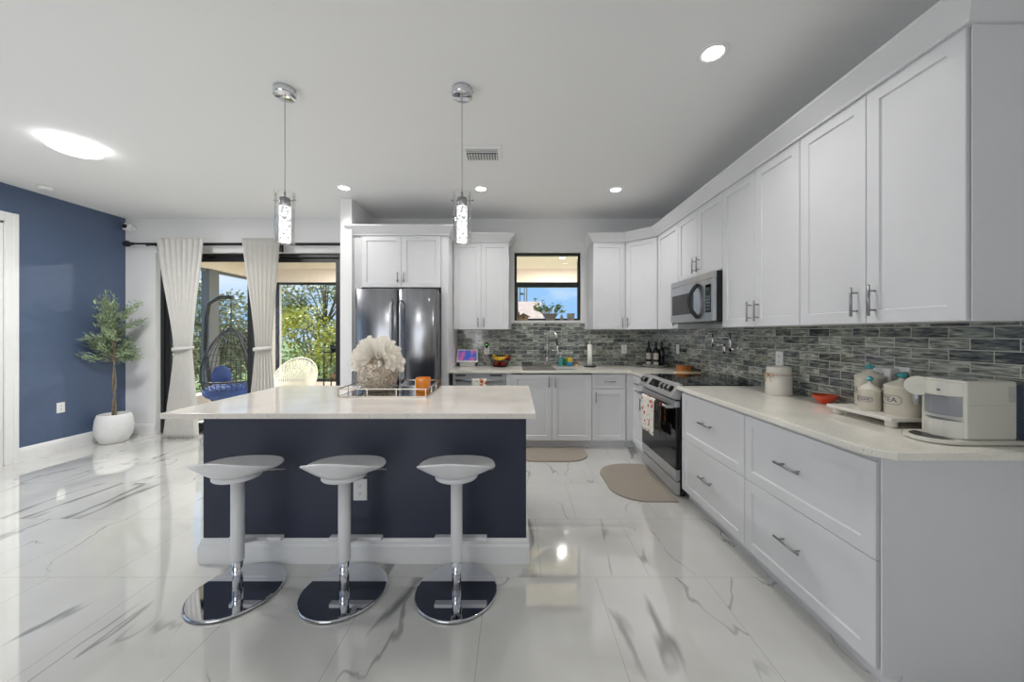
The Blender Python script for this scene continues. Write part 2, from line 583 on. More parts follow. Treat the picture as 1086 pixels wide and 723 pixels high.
def make_tile_mat(name, axis):
    """glass mosaic running bond; axis = which world axis runs along the wall"""
    m = bpy.data.materials.new(name)
    m.use_nodes = True
    t, N, L = nodes_of(m)
    b = N['Principled BSDF']
    c = N.new('ShaderNodeTexCoord')
    sp = N.new('ShaderNodeSeparateXYZ')
    L.new(c.outputs['Object'], sp.inputs[0])
    cb = N.new('ShaderNodeCombineXYZ')
    L.new(sp.outputs[0 if axis == 'x' else 1], cb.inputs[0])
    L.new(math_node(t, 'SUBTRACT', sp.outputs[2], 0.914 - 0.051 * 4), cb.inputs[1])
    br = N.new('ShaderNodeTexBrick')
    br.offset = 0.5
    br.inputs['Scale'].default_value = 1.0
    br.inputs['Brick Width'].default_value = 0.152
    br.inputs['Row Height'].default_value = 0.051
    br.inputs['Mortar Size'].default_value = 0.0020
    br.inputs['Mortar Smooth'].default_value = 0.1
    br.inputs['Color1'].default_value = (0, 0, 0, 1)
    br.inputs['Color2'].default_value = (1, 1, 1, 1)
    br.inputs['Mortar'].default_value = (0.5, 0.5, 0.5, 1)
    L.new(cb.outputs[0], br.inputs['Vector'])
    sepc = N.new('ShaderNodeSeparateColor')
    L.new(br.outputs['Color'], sepc.inputs['Color'])
    rnd = sepc.outputs[0]
    # streaks along the tile
    mpp = N.new('ShaderNodeMapping')
    mpp.inputs['Scale'].default_value = (14, 90, 1)
    L.new(cb.outputs[0], mpp.inputs['Vector'])
    n = N.new('ShaderNodeTexNoise')
    n.noise_dimensions = '4D'
    n.inputs['Scale'].default_value = 1.0
    n.inputs['Detail'].default_value = 4
    n.inputs['Distortion'].default_value = 0.7
    L.new(mpp.outputs[0], n.inputs['Vector'])
    L.new(math_node(t, 'MULTIPLY', rnd, 23.0), n.inputs['W'])
    tot = math_node(t, 'ADD', math_node(t, 'MULTIPLY', n.outputs['Fac'], 1.55), math_node(t, 'MULTIPLY_ADD', rnd, 0.38, -0.44))
    r = N.new('ShaderNodeValToRGB')
    e = r.color_ramp.elements
    e[0].position = 0.20
    e[0].color = srgb(46, 50, 56)
    e[1].position = 0.88
    e[1].color = srgb(206, 209, 200)
    for p, col in ((0.38, srgb(84, 89, 92)), (0.52, srgb(118, 123, 116)), (0.68, srgb(156, 160, 149))):
        k = r.color_ramp.elements.new(p)
        k.color = col
    L.new(tot, r.inputs['Fac'])
    mx = N.new('ShaderNodeMixRGB')
    mx.inputs['Color2'].default_value = srgb(200, 199, 188)
    L.new(br.outputs['Fac'], mx.inputs['Fac'])
    L.new(r.outputs['Color'], mx.inputs['Color1'])
    L.new(mx.outputs[0], b.inputs['Base Color'])
    b.inputs['Roughness'].default_value = 0.12
    b.inputs['Coat Weight'].default_value = 0.6
    b.inputs['Specular IOR Level'].default_value = 0.6
    bp = N.new('ShaderNodeBump')
    bp.inputs['Strength'].default_value = 0.35
    bp.inputs['Distance'].default_value = 0.002
    bp.invert = True
    L.new(br.outputs['Fac'], bp.inputs['Height'])
    n3 = N.new('ShaderNodeTexNoise')
    n3.inputs['Scale'].default_value = 18
    L.new(c.outputs['Object'], n3.inputs['Vector'])
    bp2 = N.new('ShaderNodeBump')
    bp2.inputs['Strength'].default_value = 0.12
    bp2.inputs['Distance'].default_value = 0.006
    L.new(n3.outputs['Fac'], bp2.inputs['Height'])
    L.new(bp.outputs['Normal'], bp2.inputs['Normal'])
    L.new(bp2.outputs['Normal'], b.inputs['Normal'])
    return m


def make_quartz(name='speckled_quartz', base=(244, 240, 229)):
    m = bpy.data.materials.new(name)
    m.use_nodes = True
    t, N, L = nodes_of(m)
    b = N['Principled BSDF']
    c = N.new('ShaderNodeTexCoord')
    n1 = N.new('ShaderNodeTexNoise')
    n1.inputs['Scale'].default_value = 5
    n1.inputs['Detail'].default_value = 4
    L.new(c.outputs['Object'], n1.inputs['Vector'])
    r1 = N.new('ShaderNodeValToRGB')
    r1.color_ramp.elements[0].position = 0.3
    r1.color_ramp.elements[0].color = srgb(*[x - 9 for x in base])
    r1.color_ramp.elements[1].position = 0.7
    r1.color_ramp.elements[1].color = srgb(*[min(255, x + 5) for x in base])
    L.new(n1.outputs['Fac'], r1.inputs['Fac'])
    vo = N.new('ShaderNodeTexNoise')
    vo.inputs['Scale'].default_value = 160
    vo.inputs['Detail'].default_value = 2
    L.new(c.outputs['Object'], vo.inputs['Vector'])
    r2 = N.new('ShaderNodeValToRGB')
    r2.color_ramp.elements[0].position = 0.62
    r2.color_ramp.elements[0].color = (0, 0, 0, 1)
    r2.color_ramp.elements[1].position = 0.72
    r2.color_ramp.elements[1].color = (0.55, 0.55, 0.55, 1)
    L.new(vo.outputs['Fac'], r2.inputs['Fac'])
    mx = N.new('ShaderNodeMixRGB')
    mx.inputs['Color2'].default_value = srgb(140, 132, 120)
    L.new(r2.outputs['Color'], mx.inputs['Fac'])
    L.new(r1.outputs['Color'], mx.inputs['Color1'])
    L.new(mx.outputs[0], b.inputs['Base Color'])
    b.inputs['Roughness'].default_value = 0.1
    return m


def make_curtain_mat():
    m = mat('linen_weave', srgb(236, 235, 233), 0.85, noise_amt=0.06, noise_scale=90, stretch=(1, 1, 0.15))
    t, N, L = nodes_of(m)
    b = N['Principled BSDF']
    tr = N.new('ShaderNodeBsdfTranslucent')
    tr.inputs['Color'].default_value = srgb(240, 238, 234)
    mx = N.new('ShaderNodeMixShader')
    mx.inputs['Fac'].default_value = 0.4
    out = [n for n in N if n.type == 'OUTPUT_MATERIAL'][0]
    L.new(b.outputs[0], mx.inputs[1])
    L.new(tr.outputs[0], mx.inputs[2])
    L.new(mx.outputs[0], out.inputs['Surface'])
    return m


def make_pumpkin_mat(name, base, dots):
    """towel print: round orange spots with small leaves of green between"""
    m = mat(name, base, 0.9)
    t, N, L = nodes_of(m)
    b = N['Principled BSDF']
    c = N.new('ShaderNodeTexCoord')
    g = N.new('ShaderNodeMapping')
    g.inputs['Scale'].default_value = (1, 1, 1)
    L.new(c.outputs['Object'], g.inputs['Vector'])
    vo = N.new('ShaderNodeTexVoronoi')
    vo.inputs['Scale'].default_value = 17
    vo.inputs['Randomness'].default_value = 0.7
    L.new(g.outputs['Vector'], vo.inputs['Vector'])
    r = N.new('ShaderNodeValToRGB')
    r.color_ramp.interpolation = 'CONSTANT'
    r.color_ramp.elements[0].color = dots
    r.color_ramp.elements[0].position = 0
    r.color_ramp.elements[1].position = 0.36
    r.color_ramp.elements[1].color = base
    L.new(vo.outputs['Distance'], r.inputs['Fac'])
    v2 = N.new('ShaderNodeTexVoronoi')
    v2.inputs['Scale'].default_value = 31
    L.new(g.outputs['Vector'], v2.inputs['Vector'])
    cm = math_node(t, 'LESS_THAN', v2.outputs['Distance'], 0.2)
    mx = N.new('ShaderNodeMixRGB')
    mx.inputs['Color2'].default_value = srgb(88, 96, 70)
    L.new(cm, mx.inputs['Fac'])
    L.new(r.outputs['Color'], mx.inputs['Color1'])
    L.new(mx.outputs['Color'], b.inputs['Base Color'])
    return m


def make_foliage_mat(name, c1, c2, c3=None):
    m = bpy.data.materials.new(name)
    m.use_nodes = True
    t, N, L = nodes_of(m)
    b = N['Principled BSDF']
    b.inputs['Roughness'].default_value = 0.6
    c = N.new('ShaderNodeTexCoord')
    n = N.new('ShaderNodeTexNoise')
    n.inputs['Scale'].default_value = 2.2
    n.inputs['Detail'].default_value = 8
    n.inputs['Roughness'].default_value = 0.8
    L.new(c.outputs['Object'], n.inputs['Vector'])
    r = N.new('ShaderNodeValToRGB')
    r.color_ramp.elements[0].position = 0.36
    r.color_ramp.elements[0].color = c1
    r.color_ramp.elements[1].position = 0.64
    r.color_ramp.elements[1].color = c2
    L.new(n.outputs['Fac'], r.inputs['Fac'])
    L.new(r.outputs['Color'], b.inputs['Base Color'])
    return m


def make_vase_mat():
    m = bpy.data.materials.new('mottled_shell_mosaic')
    m.use_nodes = True
    t, N, L = nodes_of(m)
    b = N['Principled BSDF']
    b.inputs['Roughness'].default_value = 0.4
    b.inputs['Metallic'].default_value = 0.25
    c = N.new('ShaderNodeTexCoord')
    n = N.new('ShaderNodeTexNoise')
    n.inputs['Scale'].default_value = 48
    n.inputs['Detail'].default_value = 6
    n.inputs['Distortion'].default_value = 1.5
    L.new(c.outputs['Object'], n.inputs['Vector'])
    r = N.new('ShaderNodeValToRGB')
    r.color_ramp.elements[0].position = 0.35
    r.color_ramp.elements[0].color = srgb(128, 112, 95)
    r.color_ramp.elements[1].position = 0.68
    r.color_ramp.elements[1].color = srgb(226, 215, 198)
    k = r.color_ramp.elements.new(0.5)
    k.color = srgb(182, 168, 150)
    L.new(n.outputs['Fac'], r.inputs['Fac'])
    L.new(r.outputs['Color'], b.inputs['Base Color'])
    bp = N.new('ShaderNodeBump')
    bp.inputs['Strength'].default_value = 0.5
    bp.inputs['Distance'].default_value = 0.003
    L.new(n.outputs['Fac'], bp.inputs['Height'])
    L.new(bp.outputs['Normal'], b.inputs['Normal'])
    return m


def make_screen_mat():
    m = bpy.data.materials.new('lit_screen_picture')
    m.use_nodes = True
    t, N, L = nodes_of(m)
    b = N['Principled BSDF']
    b.inputs['Roughness'].default_value = 0.1
    c = N.new('ShaderNodeTexCoord')
    n = N.new('ShaderNodeTexNoise')
    n.inputs['Scale'].default_value = 12
    L.new(c.outputs['Object'], n.inputs['Vector'])
    r = N.new('ShaderNodeValToRGB')
    r.color_ramp.elements[0].position = 0.45
    r.color_ramp.elements[0].color = srgb(40, 84, 176)
    r.color_ramp.elements[1].position = 0.62
    r.color_ramp.elements[1].color = srgb(196, 88, 130)
    L.new(n.outputs['Fac'], r.inputs['Fac'])
    b.inputs['Base Color'].default_value = (0.02, 0.02, 0.03, 1)
    L.new(r.outputs['Color'], b.inputs['Emission Color'])
    b.inputs['Emission Strength'].default_value = 0.8
    return m


def make_crystal_mat():
    m = bpy.data.materials.new('lit_bubble_crystal')
    m.use_nodes = True
    t, N, L = nodes_of(m)
    b = N['Principled BSDF']
    c = N.new('ShaderNodeTexCoord')
    v = N.new('ShaderNodeTexVoronoi')
    v.inputs['Scale'].default_value = 48
    L.new(c.outputs['Object'], v.inputs['Vector'])
    r = N.new('ShaderNodeValToRGB')
    r.color_ramp.elements[0].position = 0.15
    r.color_ramp.elements[0].color = (0.22, 0.22, 0.22, 1)
    r.color_ramp.elements[1].position = 0.55
    r.color_ramp.elements[1].color = (1, 1, 1, 1)
    L.new(v.outputs['Distance'], r.inputs['Fac'])
    L.new(r.outputs['Color'], b.inputs['Emission Color'])
    b.inputs['Emission Strength'].default_value = E_PEND
    b.inputs['Base Color'].default_value = (0.12, 0.12, 0.12, 1)
    return m


M['floor'] = make_floor_mat()
M['tile_x'] = make_tile_mat('glass_mosaic_tiles', 'x')
M['tile_y'] = make_tile_mat('glass_mosaic_tiles_side', 'y')
M['quartz'] = make_quartz()
M['quartz_i'] = make_quartz('island_quartz', (240, 233, 225))
M['curtain'] = make_curtain_mat()
M['towel'] = make_pumpkin_mat('pumpkin_print_towel', srgb(236, 232, 224), srgb(206, 96, 38))
M['towel_d'] = make_pumpkin_mat('dark_pumpkin_towel', srgb(34, 30, 30), srgb(120, 52, 26))
M['vase'] = make_vase_mat()
M['screen'] = make_screen_mat()
M['crystal'] = make_crystal_mat()
M['lanai'] = mat('cream_stucco', srgb(240, 225, 210), 0.8, bump=0.2, noise_amt=0.03, emit=None)
M['postgrey'] = mat('grey_post_paint', srgb(104, 105, 106), .6, noise_amt=.03)
M['paver'] = mat('patio_paver', srgb(214, 204, 190), 0.8, noise_amt=0.12, noise_scale=12)
M['grass'] = mat('lawn', srgb(96, 122, 58), 0.9, noise_amt=0.3, noise_scale=6)
M['fol_d'] = make_foliage_mat('dark_foliage', srgb(74, 88, 44), srgb(168, 176, 98))
M['fol_y'] = make_foliage_mat('yellow_green_foliage', srgb(140, 156, 56), srgb(236, 226, 100))
M['fol_g'] = make_foliage_mat('grey_green_foliage', srgb(124, 130, 92), srgb(210, 204, 164))
M['cushion'] = mat('navy_cushion', srgb(44, 74, 138), 0.85, noise_amt=0.15, noise_scale=10, bump=0.2)
M['wicker'] = mat('dark_wicker', srgb(44, 44, 48), 0.6, noise_amt=0.2)
M['cord'] = mat('white_cord', srgb(236, 230, 216), 0.6, noise_amt=0.03)
M['roofpink'] = mat('terracotta_roof', srgb(204, 178, 164), 0.8, noise_amt=0.15, noise_scale=4)
M['houseout'] = mat('house_stucco', srgb(226, 214, 196), 0.8, noise_amt=0.05)
M['clay'] = mat('grey_planter', srgb(142, 132, 124), 0.7, noise_amt=0.1)
M['greydoor'] = mat('painted_door', srgb(206, 206, 206), 0.4, noise_amt=0.01)
M['succ'] = mat('succulent_leaf', srgb(142, 168, 112), 0.45, noise_amt=0.35, noise_scale=20)
M['birdhouse'] = mat('weathered_wood', srgb(150, 126, 98), 0.8, noise_amt=0.25, noise_scale=20)

# ------------------------------------------------------------------ room constants
XL, XR = -5.19, 1.968
YB, YR = 4.69, -3.5
ZC = 2.865

# ------------------------------------------------------------------ shell
b = MB(); b.box(XL - .15, XR + .15, YR - .15, YB + .15, -0.12, 0.0)
structure(b.build('floor', M['floor']), 'glossy white marble tile floor with grey veins', 'floor')
b = MB(); b.box(XL - .15, XR + .15, YR - .15, YB + .15, ZC, ZC + 0.25)
structure(b.build('ceiling', M['ceil']), 'flat white ceiling over the whole kitchen', 'ceiling')

DX0, DX1, DZ = -4.79, -2.335, 2.415          # patio door opening
WX0, WX1, WZ0, WZ1 = -0.018, 0.872, 1.490, 2.425   # kitchen window opening
T = 0.16
b = MB()
b.box(XL - .15, DX0, YB, YB + T, 0, ZC)
b.box(DX0, DX1, YB, YB + T, DZ, ZC)
b.box(DX1, WX0, YB, YB + T, 0, ZC)
b.box(WX0, WX1, YB, YB + T, 0, WZ0)
b.box(WX0, WX1, YB, YB + T, WZ1, ZC)
b.box(WX1, XR + .15, YB, YB + T, 0, ZC)
structure(b.build('wall_back', M['wall']), 'white back wall with patio door and kitchen window', 'wall')
b = MB(); b.box(XR, XR + .15, YR, YB, 0, ZC)
structure(b.build('wall_right', M['wall']), 'white wall behind the right cabinet run', 'wall')
# left wall: door opening y 2.65..3.55, added window opening y .2..2.2
LD0, LD1, LDZ = 2.68, 3.57, 2.48
b = MB()
b.box(XL - .15, XL, LD1, YB, 0, ZC)
b.box(XL - .15, XL, LD0, LD1, LDZ, ZC)
b.box(XL - .15, XL, 2.25, LD0, 0, ZC)
b.box(XL - .15, XL, 0.15, 2.25, 0, 0.4)
b.box(XL - .15, XL, 0.15, 2.25, 2.3, ZC)
b.box(XL - .15, XL, YR, 0.15, 0, ZC)
structure(b.build('wall_left', M['blue']), 'slate blue accent wall on the left', 'wall')
b = MB()
b.box(XL, -4.0, YR - .15, YR, 0, ZC)
b.box(-4.0, -1.2, YR - .15, YR, 0, 0.35)
b.box(-4.0, -1.2, YR - .15, YR, 2.35, ZC)
b.box(-1.2, XR, YR - .15, YR, 0, ZC)
structure(b.build('wall_rear', M['wall']), 'white wall behind the viewer', 'wall')
# stub wall left of the refrigerator
b = MB(); b.box(-1.99, -1.861, 4.0, YB, 0, ZC)
structure(b.build('wall_partition', M['wall']), 'short white stub wall between patio door and refrigerator', 'wall')


def baseboard(name, poly_fn, label):
    b = MB()
    poly_fn(b)
    return structure(b.build(name, M['trimw']), label, 'baseboard')


BPROF = [(0, 0), (0.016, 0), (0.016, 0.105), (0.011, 0.118), (0.011, 0.130), (0.004, 0.142), (0, 0.142)]


def bb_run(b, p0, p1, nrm, prof=BPROF, m0=0.0, m1=0.0):
    """sweep a baseboard profile from p0 to p1 (xy), nrm out of the wall"""
    p0, p1, nrm = Vector((*p0, 0)), Vector((*p1, 0)), Vector((*nrm, 0))
    d = (p1 - p0).normalized()
    A = [b.bm.verts.new(p0 + nrm * o - d * (o * m0) + Vector((0, 0, z))) for o, z in prof]
    B = [b.bm.verts.new(p1 + nrm * o + d * (o * m1) + Vector((0, 0, z))) for o, z in prof]
    n = len(prof)
    for i in range(n):
        j = (i + 1) % n
        b.bm.faces.new([A[i], A[j], B[j], B[i]])
    b.bm.faces.new(A[::-1]); b.bm.faces.new(B)


b = MB(); bb_run(b, (XL, LD1 + .10), (XL, YB), (1, 0))
structure(b.build('baseboard_left', M['trimw'], fix=True), 'white baseboard along the blue wall', 'baseboard')
b = MB(); bb_run(b, (XL + .016, YB), (DX0, YB), (0, -1)); bb_run(b, (DX1, YB), (-1.99, YB), (0, -1))
structure(b.build('baseboard_back', M['trimw'], fix=True), 'white baseboard under the back wall corner', 'baseboard')

# left interior door (slab + casing) seen at the frame's edge
d2 = thing('door_2', 'white interior door at the edge of the blue wall', 'door', (XL, LD0, 0), kind='structure')
b = MB()
b.box(XL, XL + .022, LD1, LD1 + .095, 0, LDZ + .095, 0.004)
b.box(XL + .022, XL + .03, LD1 + .06, LD1 + .095, 0, LDZ + .095, 0.002)
b.box(XL, XL + .022, LD0 - .095, LD0, 0, LDZ + .095, 0.004)
b.box(XL, XL + .022, LD0, LD1, LDZ, LDZ + .095, 0.004)
b.box(XL - .15, XL, LD1 - .02, LD1, 0, LDZ)
b.box(XL - .15, XL, LD0, LD0 + .02, 0, LDZ)
b.box(XL - .15, XL, LD0, LD1, LDZ - .02, LDZ)
b.build('casing', M['trimw'], d2)
b = MB(); b.box(XL - .10, XL - .06, LD0 + .022, LD1 - .022, 0.008, LDZ - .022, 0.003)
b.build('door_slab', M['greydoor'], d2)

# left & rear windows (outside the frame, added to go with the fill lamps)
w2 = thing('added_window_left', 'large unseen window added for light on the living side of the blue wall', 'window', (XL, 1.2, 0.4), kind='structure')
b = MB()
for (y0, y1, z0, z1) in ((0.15, 0.2, .4, 2.3), (2.2, 2.25, .4, 2.3), (0.2, 2.2, .4, .45), (0.2, 2.2, 2.25, 2.3), (1.18, 1.22, .45, 2.25)):
    b.box(XL - .12, XL - .07, y0, y1, z0, z1)
b.build('window_frame', M['doorframe'], w2)
g = MB(); g.box(XL - .10, XL - .094, .2, 2.2, .45, 2.25); g.build('pane', M['glass'], w2)
w3 = thing('added_window_rear', 'large unseen window added for light in the wall behind the viewer', 'window', (-2.6, YR, 0.35), kind='structure')
b = MB()
for (x0, x1, z0, z1) in ((-4, -3.95, .35, 2.35), (-1.25, -1.2, .35, 2.35), (-3.95, -1.25, .35, .4), (-3.95, -1.25, 2.3, 2.35), (-2.62, -2.58, .4, 2.3)):
    b.box(x0, x1, YR - .12, YR - .07, z0, z1)
b.build('window_frame', M['doorframe'], w3)

g = MB(); g.box(-3.95, -1.25, YR - .10, YR - .094, .4, 2.3); g.build('pane', M['glass'], w3)

# ------------------------------------------------------------------ patio door
d1 = thing('door_1', 'black framed sliding glass patio door behind the curtains', 'door', (-3.56, 4.77, 0), kind='structure')
Yd0, Yd1 = 4.755, 4.845
b = MB()
b.box(DX0, DX0 + .05, Yd0, Yd1, 0, DZ)
b.box(DX1 - .05, DX1, Yd0, Yd1, 0, DZ)
b.box(DX0 + .05, DX1 - .05, Yd0, Yd1, DZ - .05, DZ)
b.box(DX0 + .05, DX1 - .05, Yd0, Yd1, 0, .035)
b.build('door_frame', M['doorframe'], d1)
for nm, xa, xb, ya in (('door_panel', DX0 + .052, -3.56, 4.765), ('door_panel', -3.63, DX1 - .052, 4.805)):
    p = MB()
    p.box(xa, xa + .065, ya, ya + .033, .037, DZ - .052)
    p.box(xb - .065, xb, ya, ya + .033, .037, DZ - .052)
    p.box(xa + .065, xb - .065, ya, ya + .033, .037, .12)
    p.box(xa + .065, xb - .065, ya, ya + .033, DZ - .105, DZ - .052)
    pn = p.build(nm, M['doorframe'], d1)
    g = MB(); g.box(xa + .065, xb - .065, ya + .013, ya + .019, .12, DZ - .105)
    g.build('pane', M['glass'], pn)

# ------------------------------------------------------------------ kitchen window
w1 = thing('window_1', 'black framed kitchen window above the sink', 'window', (0.427, 4.78, WZ0), kind='structure')
b = MB()
Yw0, Yw1 = 4.77, 4.84
fw = 0.032
b.box(WX0, WX0 + fw, Yw0, Yw1, WZ0 + .02, WZ1)
b.box(WX1 - fw, WX1, Yw0, Yw1, WZ0 + .02, WZ1)
b.box(WX0 + fw, WX1 - fw, Yw0, Yw1, WZ1 - fw, WZ1)
b.box(WX0 + fw, WX1 - fw, Yw0, Yw1, WZ0 + .02, WZ0 + .05)
b.box(WX0 + fw, WX1 - fw, Yw0 - .005, Yw1, 1.965, 2.03)
b.build('window_frame', M['doorframe'], w1)
for z0, z1, yy in ((WZ0 + .05, 1.965, 4.795), (2.03, WZ1 - fw, 4.815)):
    g = MB(); g.box(WX0 + fw, WX1 - fw, yy, yy + .006, z0, z1)
    g.build('pane', M['glass'], w1)
b = MB(); b.box(WX0 + .001, WX1 - .001, YB - .012, YB + T - .002, WZ0 + .0005, WZ0 + .02, 0.003)
b.build('window_sill', M['trimw'], w1)

# ------------------------------------------------------------------ backsplash
b = MB()
b.box(-0.774, WX0 - .04, YB - .009, YB, .9145, 1.392)
b.box(WX0 - .04, WX1 + .045, YB - .009, YB, .9145, WZ0 - .018)
b.box(WX1 + .045, XR - .009, YB - .009, YB, .9145, 1.392)
structure(b.build('trim_1', M['tile_x']), 'grey glass mosaic backsplash on the back wall', 'backsplash')
b = MB(); b.box(XR - .009, XR, 0.6, YB - .009, .9145, 1.392)
structure(b.build('trim_2', M['tile_y']), 'grey green glass mosaic backsplash on the right wall', 'backsplash')

# ------------------------------------------------------------------ cabinets
DT = 0.019
ZU0, ZU1 = 1.389, 2.4645
FB_U = lambda x0: Frame((x0, 4.379, 0), (1, 0, 0), (0, -1, 0))     # back uppers
FB_B = lambda x0: Frame((x0, 4.099, 0), (1, 0, 0), (0, -1, 0))     # back bases
FR_U = lambda y1: Frame((1.662, y1, 0), (0, -1, 0), (-1, 0, 0))    # right uppers, u starts at far end
FR_B = lambda y1: Frame((1.357, y1, 0), (0, -1, 0), (-1, 0, 0))


def shaker(fr, u0, u1, v0, v1, name, parent, rail=0.057, m=None):
    g = 0.0018
    u0 += g; u1 -= g; v0 += g; v1 -= g
    b = MB()
    w1_, w2_, c = DT, DT - 0.009, 0.0035
    e = 0.0015

    def loop(du, w):
        return [b.bm.verts.new(fr(*p, w)) for p in ((u0 + du, v0 + du), (u1 - du, v0 + du), (u1 - du, v1 - du), (u0 + du, v1 - du))]
    L0 = loop(0, 0); L1 = loop(0, w1_ - e); L2 = loop(e, w1_); L3 = loop(rail, w1_); L4 = loop(rail + c, w2_)
    b.bm.faces.new(L0[::-1])
    for A, B in ((L0, L1), (L1, L2), (L2, L3), (L3, L4)):
        for i in range(4):
            j = (i + 1) % 4
            b.bm.faces.new([A[i], A[j], B[j], B[i]])
    b.bm.faces.new(L4)
    return b.build(name, m or M['cab'], parent)


def pull(fr, u, v, L, vertical, parent, base_w=DT):
    b = MB()
    off = 0.032
    du, dv = (0, L / 2) if vertical else (L / 2, 0)
    b.cyl(fr(u - du, v - dv, base_w + off), fr(u + du, v + dv, base_w + off), 0.006, seg=10)
    k = 0.62
    for s in (-1, 1):
        b.cyl(fr(u + s * du * k, v + s * dv * k, base_w), fr(u + s * du * k, v + s * dv * k, base_w + off), 0.0045, seg=8)
    return b.build('handle', M['nickel'], parent)


def carcass(fr, w, depth, v0, v1, parent, extra=None):
    b = MB()
    ps = [fr(0, 0, 0), fr(w, 0, 0), fr(w, 0, -depth), fr(0, 0, -depth)]
    poly = [(p.x, p.y) for p in ps]
    area = sum(poly[i][0] * poly[(i + 1) % 4][1] - poly[(i + 1) % 4][0] * poly[i][1] for i in range(4))
    if area < 0:
        poly = poly[::-1]
    b.prism(poly, v0, v1)
    if extra:
        extra(b)
    return b.build('carcass', M['cab'], parent)


def cabinet(name, label, cat, fr, w, depth, v0, v1, fronts, toe=False, group=None):
    base = fr(w / 2, 0, -depth / 2)
    t = thing(name, label, cat, (base.x, base.y, 0 if toe else v0), group)
    carcass(fr, w, depth, v0, v1, t)
    if toe:
        b = MB()
        ps = [fr(0, 0, -.05), fr(w, 0, -.05), fr(w, 0, -depth), fr(0, 0, -depth)]
        poly = [(p.x, p.y) for p in ps]
        area = sum(poly[i][0] * poly[(i + 1) % 4][1] - poly[(i + 1) % 4][0] * poly[i][1] for i in range(4))
        if area < 0: poly = poly[::-1]
        b.prism(poly, 0.0, v0)
        b.build('toe_kick', M['cab'], t)
    for f in fronts:
        kind, u0, u1, a0, a1, h = f[:6]
        rail = f[6] if len(f) > 6 else 0.057
        d = shaker(fr, u0, u1, a0, a1, kind, t, rail)
        if h:
            pull(fr, h[0], h[1], h[2], h[3], d)
    return t


UC = 'upper cabinet'
BC = 'base cabinet'
hv = ZU0 + 0.135
# over the refrigerator
fr = Frame((-1.775, 4.069, 0), (1, 0, 0), (0, -1, 0))
w = 0.918
tf = cabinet('upper_cabinet', 'white two-door cabinet above the stainless refrigerator', UC, fr, w, 0.62, 1.868, ZU1,
        [('door', 0.002, w / 2, 1.868, ZU1, (w / 2 - .035, 1.868 + .115, .115, True)),
         ('door', w / 2, w - .002, 1.868, ZU1, (w / 2 + .035, 1.868 + .115, .115, True))])
b = MB(); b.box(-1.859, -1.776, 4.06, 4.085, 0.0, ZU1)
b.build('filler_strip', M['cab'], tf)
# panel right of the refrigerator
b = MB(); b.box(-0.856, -0.776, 4.055, YB - .001, 0.0, ZU1, 0.0015)
tag(b.build('end_panel', M['cab']), 'tall white panel standing right of the refrigerator', 'panel')
# back left pair
x0, x1 = -0.770, -0.088
w = x1 - x0
cabinet('upper_cabinet', 'white two-door upper cabinet between refrigerator and kitchen window', UC, FB_U(x0), w, 0.30, ZU0, ZU1,
        [('door', 0, w / 2, ZU0, ZU1, (w / 2 - .035, ZU0 + .085, .115, True)),
         ('door', w / 2, w, ZU0, ZU1, (w / 2 + .035, ZU0 + .085, .115, True))])
# back right single
x0, x1 = 0.956, 1.352
w = x1 - x0
cabinet('upper_cabinet', 'white single-door upper cabinet just right of the kitchen window', UC, FB_U(x0), w, 0.30, ZU0, ZU1,
        [('door', 0, w, ZU0, ZU1, (w - .038, ZU0 + .085, .115, True))])
# diagonal corner
ya = 4.085
pA, pB = Vector((1.357, 4.364)), Vector((1.645, ya + .004))
dv_ = (pB - pA).normalized()
wv_ = Vector((dv_.y, -dv_.x))
ins = 0.019
o_ = pA - wv_ * ins
frd = Frame((o_.x, o_.y, 0), (dv_.x, dv_.y, 0), (wv_.x, wv_.y, 0))
wd = (pB - pA).length
tcab = thing('upper_cabinet', 'angled white upper cabinet across the room corner', UC, (1.7, 4.45, ZU0))
b = MB()
q0 = frd(0, 0, 0); q1 = frd(wd, 0, 0)
b.prism([(1.354, 4.381), (q0.x + .002, q0.y), (q1.x, q1.y + .0), (1.664, 4.088), (XR - .011, 4.088), (XR - .011, YB - .011), (1.354, YB - .011)], ZU0, ZU1)
b.build('carcass', M['cab'], tcab, fix=True)
d = shaker(frd, 0.004, wd - .004, ZU0, ZU1, 'door', tcab)
pull(frd, 0.042, ZU0 + .085, .115, True, d)
# single right
y1, y0 = 4.085, 3.573
w = y1 - y0
cabinet('upper_cabinet', 'narrow single-door white upper cabinet between corner and microwave', UC, FR_U(y1), w, 0.295, ZU0, ZU1,
        [('door', 0, w, ZU0, ZU1, (w - .04, ZU0 + .085, .115, True))])
# over microwave
y1, y0 = 3.571, 2.806
w = y1 - y0
cabinet('upper_cabinet', 'short white two-door cabinet directly above the microwave', UC, FR_U(y1), w, 0.295, 1.852, ZU1,
        [('door', 0, w / 2, 1.852, ZU1, (w / 2 - .038, 1.852 + .105, .135, True)),
         ('door', w / 2, w, 1.852, ZU1, (w / 2 + .038, 1.852 + .105, .135, True))])
y1, y0 = 2.804, 2.043
w = y1 - y0
cabinet('upper_cabinet', 'tall white two-door upper cabinet right beside the microwave', UC, FR_U(y1), w, 0.295, ZU0, ZU1,
        [('door', 0, w / 2, ZU0, ZU1, (w / 2 - .038, ZU0 + .105, .14, True)),
         ('door', w / 2, w, ZU0, ZU1, (w / 2 + .038, ZU0 + .105, .14, True))])
y1, y0 = 2.041, 1.282
w = y1 - y0
te = cabinet('upper_cabinet', 'tall white two-door upper cabinet at the near end above the coffee machine', UC, FR_U(y1), w, 0.295, ZU0, ZU1,
        [('door', 0, w / 2 + .007, ZU0, ZU1, (w / 2 - .035, ZU0 + .105, .14, True)),
         ('door', w / 2 + .007, w - .004, ZU0, ZU1, (w / 2 + .05, ZU0 + .105, .14, True))])
b = MB()
